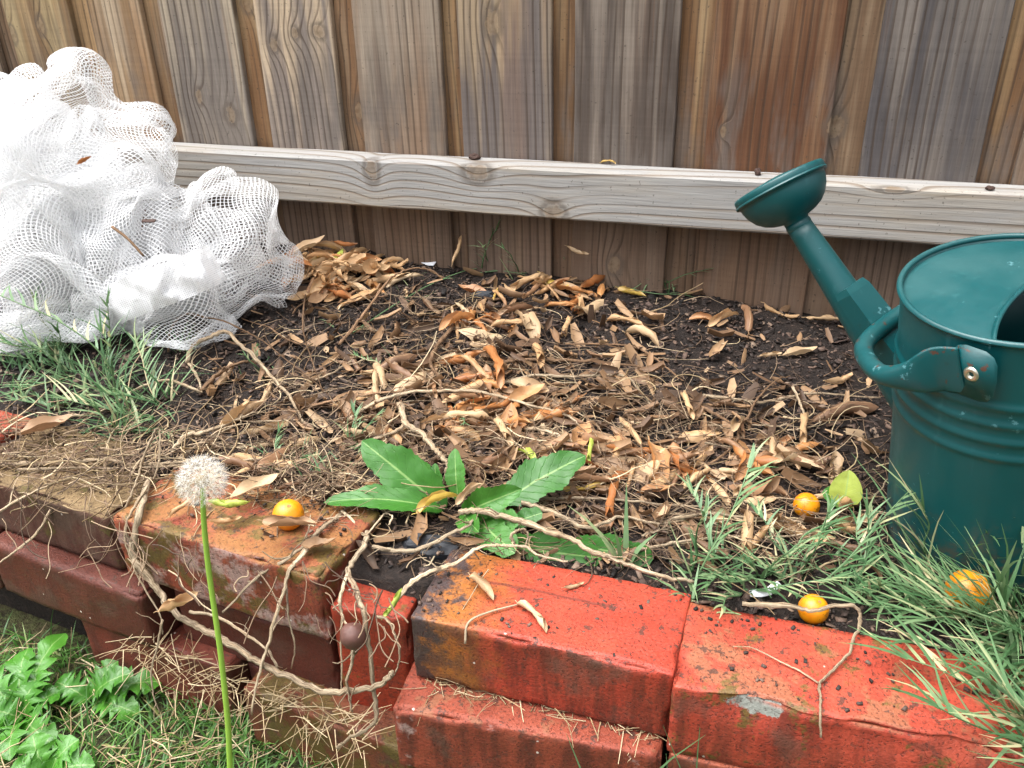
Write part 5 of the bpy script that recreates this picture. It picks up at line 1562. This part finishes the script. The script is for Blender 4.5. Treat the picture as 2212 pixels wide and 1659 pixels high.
leaf_px((1045, 760), (1080, 850), 'orange', 'rolled', 'bright orange rolled leaf in the middle of the bed', .012)
leaf_px((1100, 870), (1180, 835), 'orange', 'open', 'bright orange pointed leaf in the middle of the bed', .014)
leaf_px((1105, 830), (1190, 850), 'pale', 'open', 'broad pale leaf behind the orange pointed leaf', .010)
leaf_px((1080, 910), (1110, 970), 'tan', 'rolled', 'long tan rolled leaf below the orange leaves', .008)
leaf_px((800, 815), (908, 770), 'brown', 'rolled', 'large grey-brown rolled leaf left of the crooked stem', .006, wide=1.3)
leaf_px((905, 925), (966, 905), 'tan', 'curled', 'tan cupped leaf beside the knobbly stem', .008)
leaf_px((985, 1090), (1045, 1045), 'pale', 'curled', 'pinkish tan curled leaf resting on the weed', .03)
leaf_px((900, 1110), (1000, 1075), 'yellow', 'curled', 'yellow-brown leaf lying along the front of the weed', .02)
leaf_px((785, 1050), (850, 1062), 'tan', 'curled', 'small tan leaf lying on the left weed leaf', .024)
leaf_px((1210, 1060), (1308, 1042), 'yellow', 'rolled', 'yellow curled leaf right of the weed', .010)
leaf_px((1272, 1000), (1275, 950), 'lime', 'rolled', 'upright lime-green rolled leaf right of the weed', .014)
leaf_px((1115, 975), (1160, 1002), 'lime', 'open', 'small lime-green leaf above the weed', .010)
leaf_px(None, None, 'lime', 'rolled', 'lime-green rolled leaf beside the dandelion clock', world=(on_z(450, 1100, TOPZ + 0.024), on_z(548, 1096, TOPZ + 0.028)), flip=False)
leaf_px(None, None, 'tan', 'rolled', 'tan rolled leaf on the mossy brick behind the dandelion stem', world=(on_z(365, 1118, TOPZ + 0.016), on_z(440, 1075, TOPZ + 0.020)), flip=False)
leaf_px(None, None, 'pale', 'open', 'pale broad leaf left of the orange fruit on the brick', world=(on_z(500, 1085, TOPZ + 0.022), on_z(605, 1030, TOPZ + 0.026)), flip=False)
leaf_px(None, None, 'tan', 'curled', 'tan curled leaf lying on top of the mossy brick', world=(on_z(455, 1135, TOPZ + 0.015), on_z(530, 1122, TOPZ + 0.019)), flip=False)
leaf_px(None, None, 'brown', 'curled', 'brown leaf lying across the orange fruit on the brick', world=(on_z(570, 1135, TOPZ + 0.034), on_z(690, 1138, TOPZ + 0.038)), flip=False)
leaf_px(None, None, 'brown', 'open', 'dark blotched leaf at the end of the mossy brick', world=(on_z(655, 1190, TOPZ + 0.016), on_z(735, 1170, TOPZ + 0.020)), flip=False, wide=1.3)
leaf_px(None, None, 'brown', 'open', 'large brown leaf lying over the lichen-covered brick', world=(on_z(40, 955, TOPZ + 0.010), on_z(165, 905, TOPZ + 0.014)), flip=False, wide=1.3)
leaf_px((1222, 1280), (1264, 1262), 'pale', 'curled', 'tiny curled leaf on top of the charred brick', world=(on_z(1218, 1278, TOPZ + .002), on_z(1266, 1262, TOPZ + .002)), flip=False)
leaf_px(None, None, 'pale', 'curled', 'thin pale leaf near the black end of the charred brick', world=(on_z(1016, 1244, TOPZ + .006), on_z(1068, 1302, TOPZ + .002)), flip=False)
leaf_px(None, None, 'pale', 'rolled', 'curved dry leaf on a stalk on the charred brick', world=(on_z(1118, 1305, TOPZ + .002), on_z(1180, 1372, TOPZ + .002)), flip=False)
leaf_px(None, None, 'lime', 'rolled', 'yellow-green curled leaf between upright brick and charred brick', world=(on_z(836, 1338, TOPZ - .010), on_z(876, 1270, TOPZ + .008)), flip=False)
leaf_px(None, None, 'tan', 'curled', 'tan curled leaf caught on the thick mottled vine', world=(on_y(355, 1325, .540), on_y(440, 1282, .545)), flip=False)
leaf_px((680, 575), (742, 545), 'lime', 'open', 'green leaf on top of the leaf pile', .014, wide=.8)
leaf_px((660, 545), (735, 548), 'tan', 'rolled', 'rolled leaf at the top edge of the leaf pile', .01)
leaf_px(None, None, 'pale', 'curled', 'pale curled leaf stuck to the fence boards', world=(on_y(1222, 540, FY - .022), on_y(1275, 556, FY - .022)), flip=False)
leaf_px(None, None, 'tan', 'rolled', 'thin tan leaf leaning upright against the fence', world=(on_y(984, 572, FY - .035), on_y(1002, 508, FY - .012)), flip=False)
leaf_px(None, None, 'orange', 'curled', 'orange leaf scrap caught in the netting', world=(on_y(170, 358, .905), on_y(200, 340, .905)), flip=False)
leaf_px(None, None, 'yellow', 'rolled', 'small yellow leaf lying on the fence rail', world=(on_z(1298, 352, RZ + .002), on_z(1332, 356, RZ + .002)), flip=False)
leaf_px((1880, 1225), (1905, 1258), 'brown', 'curled', 'brown leaf curled on the soil in front of the can', .012)
leaf_px((1780, 1175), (1900, 1210), 'brown', 'rolled', 'dark brown rolled leaf left of the can foot', .006)
# the broad green leaf beside the fruit
gl = tag(empty('green_leaf', on_soil(1800, 1075)), 'fresh green pointed leaf standing beside the right orange fruit', 'leaf')
add_leaf(gl, 'blade', on_soil(1822, 1100, .004), on_soil(1835, 1015, .040), .033, .02, M_LEAF_LIME, nrm=(-.2, -.9, .3), fold=.2, n=18, base=.10)
add_leaf(gl, 'blade', on_soil(1835, 1080, .006), on_soil(1775, 1065, .014), .026, .1, M_LEAF_WEED, nrm=(-.2, -.6, .7), n=14, base=.15)
# the litter in general, by where it lies
zones = [   # centre, spread, how many, colours, words
    (745, 585, 105, 42, 88, ('tan', 'tan', 'pale', 'tan', 'orange'), 'in the leaf pile'),
    (690, 640, 60, 25, 16, ('tan', 'orange', 'brown'), 'before the leaf pile'),
    (1230, 620, 110, 20, 14, ('tan', 'orange', 'yellow', 'tan'), 'at the fence foot'),
    (1080, 700, 170, 45, 30, ('tan', 'orange', 'brown', 'pale'), 'below the fence'),
    (1100, 890, 130, 70, 44, ('orange', 'orange', 'tan', 'brown'), 'among the middle vines'),
    (1330, 1010, 190, 60, 34, ('orange', 'brown', 'tan'), 'right of the weed'),
    (1640, 1010, 130, 70, 30, ('tan', 'brown', 'orange', 'pale'), 'left of the can'),
    (830, 880, 130, 70, 16, ('tan', 'brown', 'pale'), 'left of the crooked stem'),
    (560, 970, 110, 70, 12, ('brown', 'tan', 'pale'), 'by the grass clump'),
    (1700, 1150, 110, 40, 8, ('brown', 'tan'), 'behind the chipped brick')]
for zi, (cx_, cy_, sx_, sy_, cnt, cols, words) in enumerate(zones):
    for i in range(cnt):
        for _ in range(30):
            px, py = lr.gauss(cx_, sx_ * .62), lr.gauss(cy_, sy_ * .62)
            p = on_soil(px, py, .0)
            if p.y < FY - .03 and 430 < px < 1890 and py < 1240: break
        pile = zi == 0
        p.z = soil_z(p.x, p.y) + (abs(lr.gauss(0, .010)) if pile else lr.uniform(.001, .008))
        colr = lr.choice(cols); kind = lr.choice(('rolled', 'rolled', 'curled', 'curled', 'open') if not pile else ('rolled', 'curled', 'curled', 'open'))
        LL = lr.uniform(.038, .080) * (1.0 if not pile else .95); yw = lr.uniform(0, 6.283)
        size = 'small' if LL < .050 else 'large' if LL > .066 else 'mid-sized'
        turn = 'pointing fenceward' if abs(math.sin(yw)) > .8 else 'lying sideways' if abs(math.sin(yw)) < .45 else 'lying askew'
        word = {'rolled': 'tightly rolled', 'curled': 'half-curled', 'open': 'nearly flat'}[kind]
        put_leaf(p, yw, LL, colr, kind, f'{size} {word} {colr if colr != "pale" else "pale tan"} leaf {turn} {words}, {"upper" if py < cy_ else "lower"} {"left" if px < cx_ else "right"}', lr, pitch=lr.gauss(0, .22), group=f'dry leaves {words}', wide=lr.uniform(.8, 1.15))

# ================================================================== FRUIT AND SMALL THINGS
def fruit(px, py, rad, label, lift=0.0, mat=M_FRUIT, place=None, group='orange fruit', squash=.96):
    p = place or on_soil(px, py, rad * .82 + lift)
    prof = []
    for i in range(17):
        a = math.pi * i / 16
        rr = rad * math.sin(a) * (1 + .015 * math.sin(3 * a)); h = -rad * squash * math.cos(a)
        if i == 16: h -= rad * .05
        prof.append((max(rr, .0002), h))
    ax = Vector((.3, -.2, .9)).normalized() if lift < .5 else Vector((0, 0, 1))
    X = ax.cross(Vector((0, 1, 0))).normalized(); Y = ax.cross(X)
    V, F = lathe(prof, 28, (p, X, Y, ax))
    e = tag(empty('orange_fruit', p - Vector((0, 0, rad))), label, 'fruit', group)
    mesh_obj('peel', V, F, mat, e, tuple(p))
    V, F = lathe([(.0002, rad * .90), (rad * .10, rad * .945), (rad * .12, rad * .93), (rad * .13, rad * .88)], 10, (p, X, Y, ax))
    mesh_obj('stem_scar', V, F, plain('stem_scar', (.20, .13, .05), .8), e, tuple(p))
    return e
fruit(623, 1112, .0160, 'glossy orange fruit on the mossy brick beside the dandelion clock', place=on_z(623, 1112, TOPZ + .024))
fruit(1742, 1092, .0138, 'small orange fruit beside the fresh green leaf')
fruit(1757, 1318, .0135, 'orange fruit wedged behind the chipped red brick', place=on_z(1757, 1316, TOPZ + .001))
fruit(2092, 1278, .0200, 'orange fruit half hidden in the grass by the watering can', place=on_soil(2092, 1278, .019))
dried = plain('dried_fruit_skin', (.10, .045, .035), .55, .4, .4, 150)
e = tag(empty('dried_fruit', on_y(762, 1374, .512)), 'shrivelled dark brown fruit hanging on the vine before the upright brick', 'fruit')
p = on_y(762, 1374, .512)
V, F = lathe([(max(.0002, .0115 * math.sin(math.pi * i / 14)), -.012 * math.cos(math.pi * i / 14)) for i in range(15)], 22, (p, Vector((1, 0, 0)), Vector((0, 1, 0)), Vector((0, 0, 1))))
V = [v + (v - p) * .08 * fbm(v.x * 160, v.y * 160, v.z * 160) for v in V]
mesh_obj('skin', V, F, dried, e, tuple(p))
V, F = tube([p + Vector((0, 0, -.011)), p + Vector((.001, 0, -.016)), p + Vector((0, 0, -.02))], .0022, 7); mesh_obj('stalk', V, F, M_VINE, e, tuple(p))
def rock(name, px, py, sx, sy, sz, mat, label, cat, seed, place=None, facet=.35):
    p = place or on_soil(px, py, sz * .5)
    V, F = [], []
    n, m = 9, 14
    for i in range(n + 1):
        a = math.pi * i / n
        for k in range(m):
            b = 2 * math.pi * k / m
            v = Vector((math.sin(a) * math.cos(b), math.sin(a) * math.sin(b), -math.cos(a)))
            f = 1 + facet * fbm(v.x * 1.5 + seed, v.y * 1.5, v.z * 1.5 + seed, 2)
            V.append(p + Vector((v.x * sx * f, v.y * sy * f, v.z * sz * f)))
    for i in range(n):
        for k in range(m):
            k2 = (k + 1) % m; F.append((i * m + k, i * m + k2, (i + 1) * m + k2, (i + 1) * m + k))
    return tag(mesh_obj(name, V, F, mat, None, tuple(p), False), label, cat)
M_CHAR = plain('charcoal', (.018, .020, .025), .6, .4, .4, 120); M_WHITE = plain('white_plastic', (.78, .80, .84), .4, .5, .08, 40); M_DROP = plain('dark_bit', (.05, .025, .018), .8)
rock('charcoal_lump', 1045, 638, .018, .010, .007, M_CHAR, 'black lump of charcoal on the soil below the fence', 'charcoal', 1)
rock('charcoal_lump', 925, 1180, .030, .014, .010, M_CHAR, 'dark stone in the gap left of the charred brick', 'stone', 2)
def scrap(px, py, L, W, yaw, tilt, mat, label, cat, place=None):
    p = place or on_soil(px, py, .006)
    V, F = [], []
    for dz in (0, .0012):
        for i in range(7):
            for k in range(3):
                s, t = i / 6 - .5, k / 2 - .5
                w = 1 - .25 * abs(s) * 2
                V.append(p + Matrix.Rotation(yaw, 3, 'Z') @ (Matrix.Rotation(tilt, 3, 'X') @ Vector((s * L, t * W * w, dz + .12 * L * (s * s * 4 - .3) * .3))))
    for i in range(6):
        for k in range(2):
            a = i * 3 + k
            F.append((a, a + 3, a + 4, a + 1)); F.append((21 + a, 21 + a + 1, 21 + a + 4, 21 + a + 3))
    for i in range(6):
        F.append((i * 3, 21 + i * 3, 24 + i * 3, i * 3 + 3)); F.append((i * 3 + 2, i * 3 + 5, 26 + i * 3, 23 + i * 3))
    return tag(mesh_obj('plastic_scrap' if mat is M_WHITE else 'bark_scrap', V, F, mat, None, tuple(p)), label, cat)
scrap(927, 568, .026, .012, -.3, .5, M_WHITE, 'white plastic scrap at the back of the leaf pile', 'plastic')
scrap(1642, 1282, .020, .008, .4, .3, M_WHITE, 'white plastic scrap in the grass behind the chipped brick', 'plastic')
scrap(1672, 1268, .014, .007, .9, .3, M_WHITE, 'smaller white plastic scrap beside the one in the grass', 'plastic')
def twig_w(pts, r, label, mat=M_VINE_B, name='twig'):
    path = catmull(pts, 5); V, F = tube(path, lambda t: r * (1 - .3 * t), 7, .15, 3)
    return tag(mesh_obj(name, V, F, mat, None, tuple(pts[0])), label, 'twig')
twig_w([on_y(242, 490, .905), on_y(275, 515, .90), on_y(310, 553, .895)], .0021, 'brown twig lying on the front of the netting')
twig_w([on_z(1005, 1390, TOPZ - .012), on_z(1012, 1345, TOPZ + .004), on_z(1058, 1322, TOPZ + .004), on_z(1122, 1305, TOPZ + .004)], .0011, 'thin bent leaf stalk on the charred brick', M_VINE)
rock('bark_crumb', 0, 0, .010, .006, .005, M_DROP, 'dark brown crumb on the fence rail near its middle knot', 'crumb', 3, on_z(1025, 339, RZ + .004))
rock('bark_crumb', 0, 0, .005, .005, .006, M_DROP, 'small dark crumb on the fence rail beside the rose', 'crumb', 4, on_z(1637, 372, RZ + .004))
rock('bark_crumb', 0, 0, .006, .004, .003, M_DROP, 'dark crumb on the right end of the fence rail', 'crumb', 5, on_z(2138, 406, RZ + .003))
scrap(0, 0, .018, .006, .2, .4, M_DROP, 'dark bark scrap stuck in the netting', 'bark', on_y(322, 478, .90))
# ---- crumbled leaf bits too small to pick apart, and thin strands caught on the brick faces
def leaf_bits():
    r = random.Random(61); V, F = [], []
    for i in range(1700):
        px, py = r.gauss(1130, 380), r.gauss(890, 170)
        if not (420 < px < 1900 and 600 < py < 1230): continue
        if px > 1420 and py < 840 and r.random() < .7: continue
        p = on_soil(px, py); p.y = min(p.y, FY - .01); p.z = soil_z(p.x, p.y) + r.uniform(.002, .010)
        a = r.uniform(0, 6.283); L = r.choice((r.uniform(.004, .012), r.uniform(.010, .024))); W = L * r.uniform(.22, .42)
        M = Matrix.Rotation(a, 3, 'Z') @ Matrix.Rotation(r.gauss(0, .5), 3, 'X') @ Matrix.Rotation(r.gauss(0, .4), 3, 'Y')
        cu = r.uniform(-.9, 1.4); b = len(V)
        for s_ in (-1, 0, 1):
            for t_ in (-1, 0, 1):
                w = 1 - .6 * abs(s_) * r.uniform(.4, 1.2)
                V.append(p + M @ Vector((s_ * L, t_ * W * w, cu * W * t_ * t_ + .2 * L * s_ * s_ * cu)))
        for i_ in range(2):
            for k in range(2):
                q = b + i_ * 3 + k; F.append((q, q + 1, q + 4, q + 3))
    mt = island_mat('leaf_crumbs', [(0, (.06, .034, .02)), (.35, (.14, .078, .042)), (.7, (.25, .145, .075)), (.92, (.36, .225, .12)), (1, (.48, .34, .21))], .6, .15)
    tag(np_obj('leaf_litter', [tuple(v) for v in V], F, mt, None, True), 'crumbled bits of dry leaf strewn over the bed', None, None, 'stuff')
leaf_bits()
def left_place(r):
    px = r.uniform(-20, 760)
    p = on_z(px, 960 + .13 * px + r.gauss(0, 45), TOPZ + .010)
    p.z = max(TOPZ + .004, soil_z(p.x, p.y) + .002)
    return p, r.uniform(0, .012)
strands('dry_straw_mat', M_FIBRE, 900, left_place, .06, .0007, 57, 'mat of dead stems and straw behind the left bricks', .12)
strands('dry_straw_mat', M_STRAW, 170, left_place, .075, .0009, 58, 'paler loose straw behind the left bricks', .18, 6)
def hang_strands():
    r = random.Random(63); V, F = [], []
    for i in range(60):
        px = r.choice([r.uniform(260, 700), r.uniform(690, 870), r.uniform(0, 330)])
        y0 = .62 - .0; x0, yb = px, 0
        py = 1035 + .27 * px + r.uniform(-20, 110)
        yy = .60 - .145 * px / 870 + r.uniform(-.004, .004) - .012
        L = r.uniform(40, 170); a = r.gauss(1.5, .5); pts = []
        x, y = px, py
        for k in range(6):
            pts.append(on_y(x, y, yy - .00028 * (y - py)))
            a += r.gauss(0, .42); x += math.cos(a) * L / 5; y += abs(math.sin(a)) * L / 5
        v, f = tube(catmull(pts, 3), r.uniform(.0003, .0008), 3, caps=False)
        b = len(V); V += v; F += [tuple(q + b for q in z) for z in f]
    tag(np_obj('hanging_tendrils', [tuple(v) for v in V], F, M_FIBRE), 'thin dead tendrils hanging over the left bricks', None, None, 'stuff')
hang_strands()
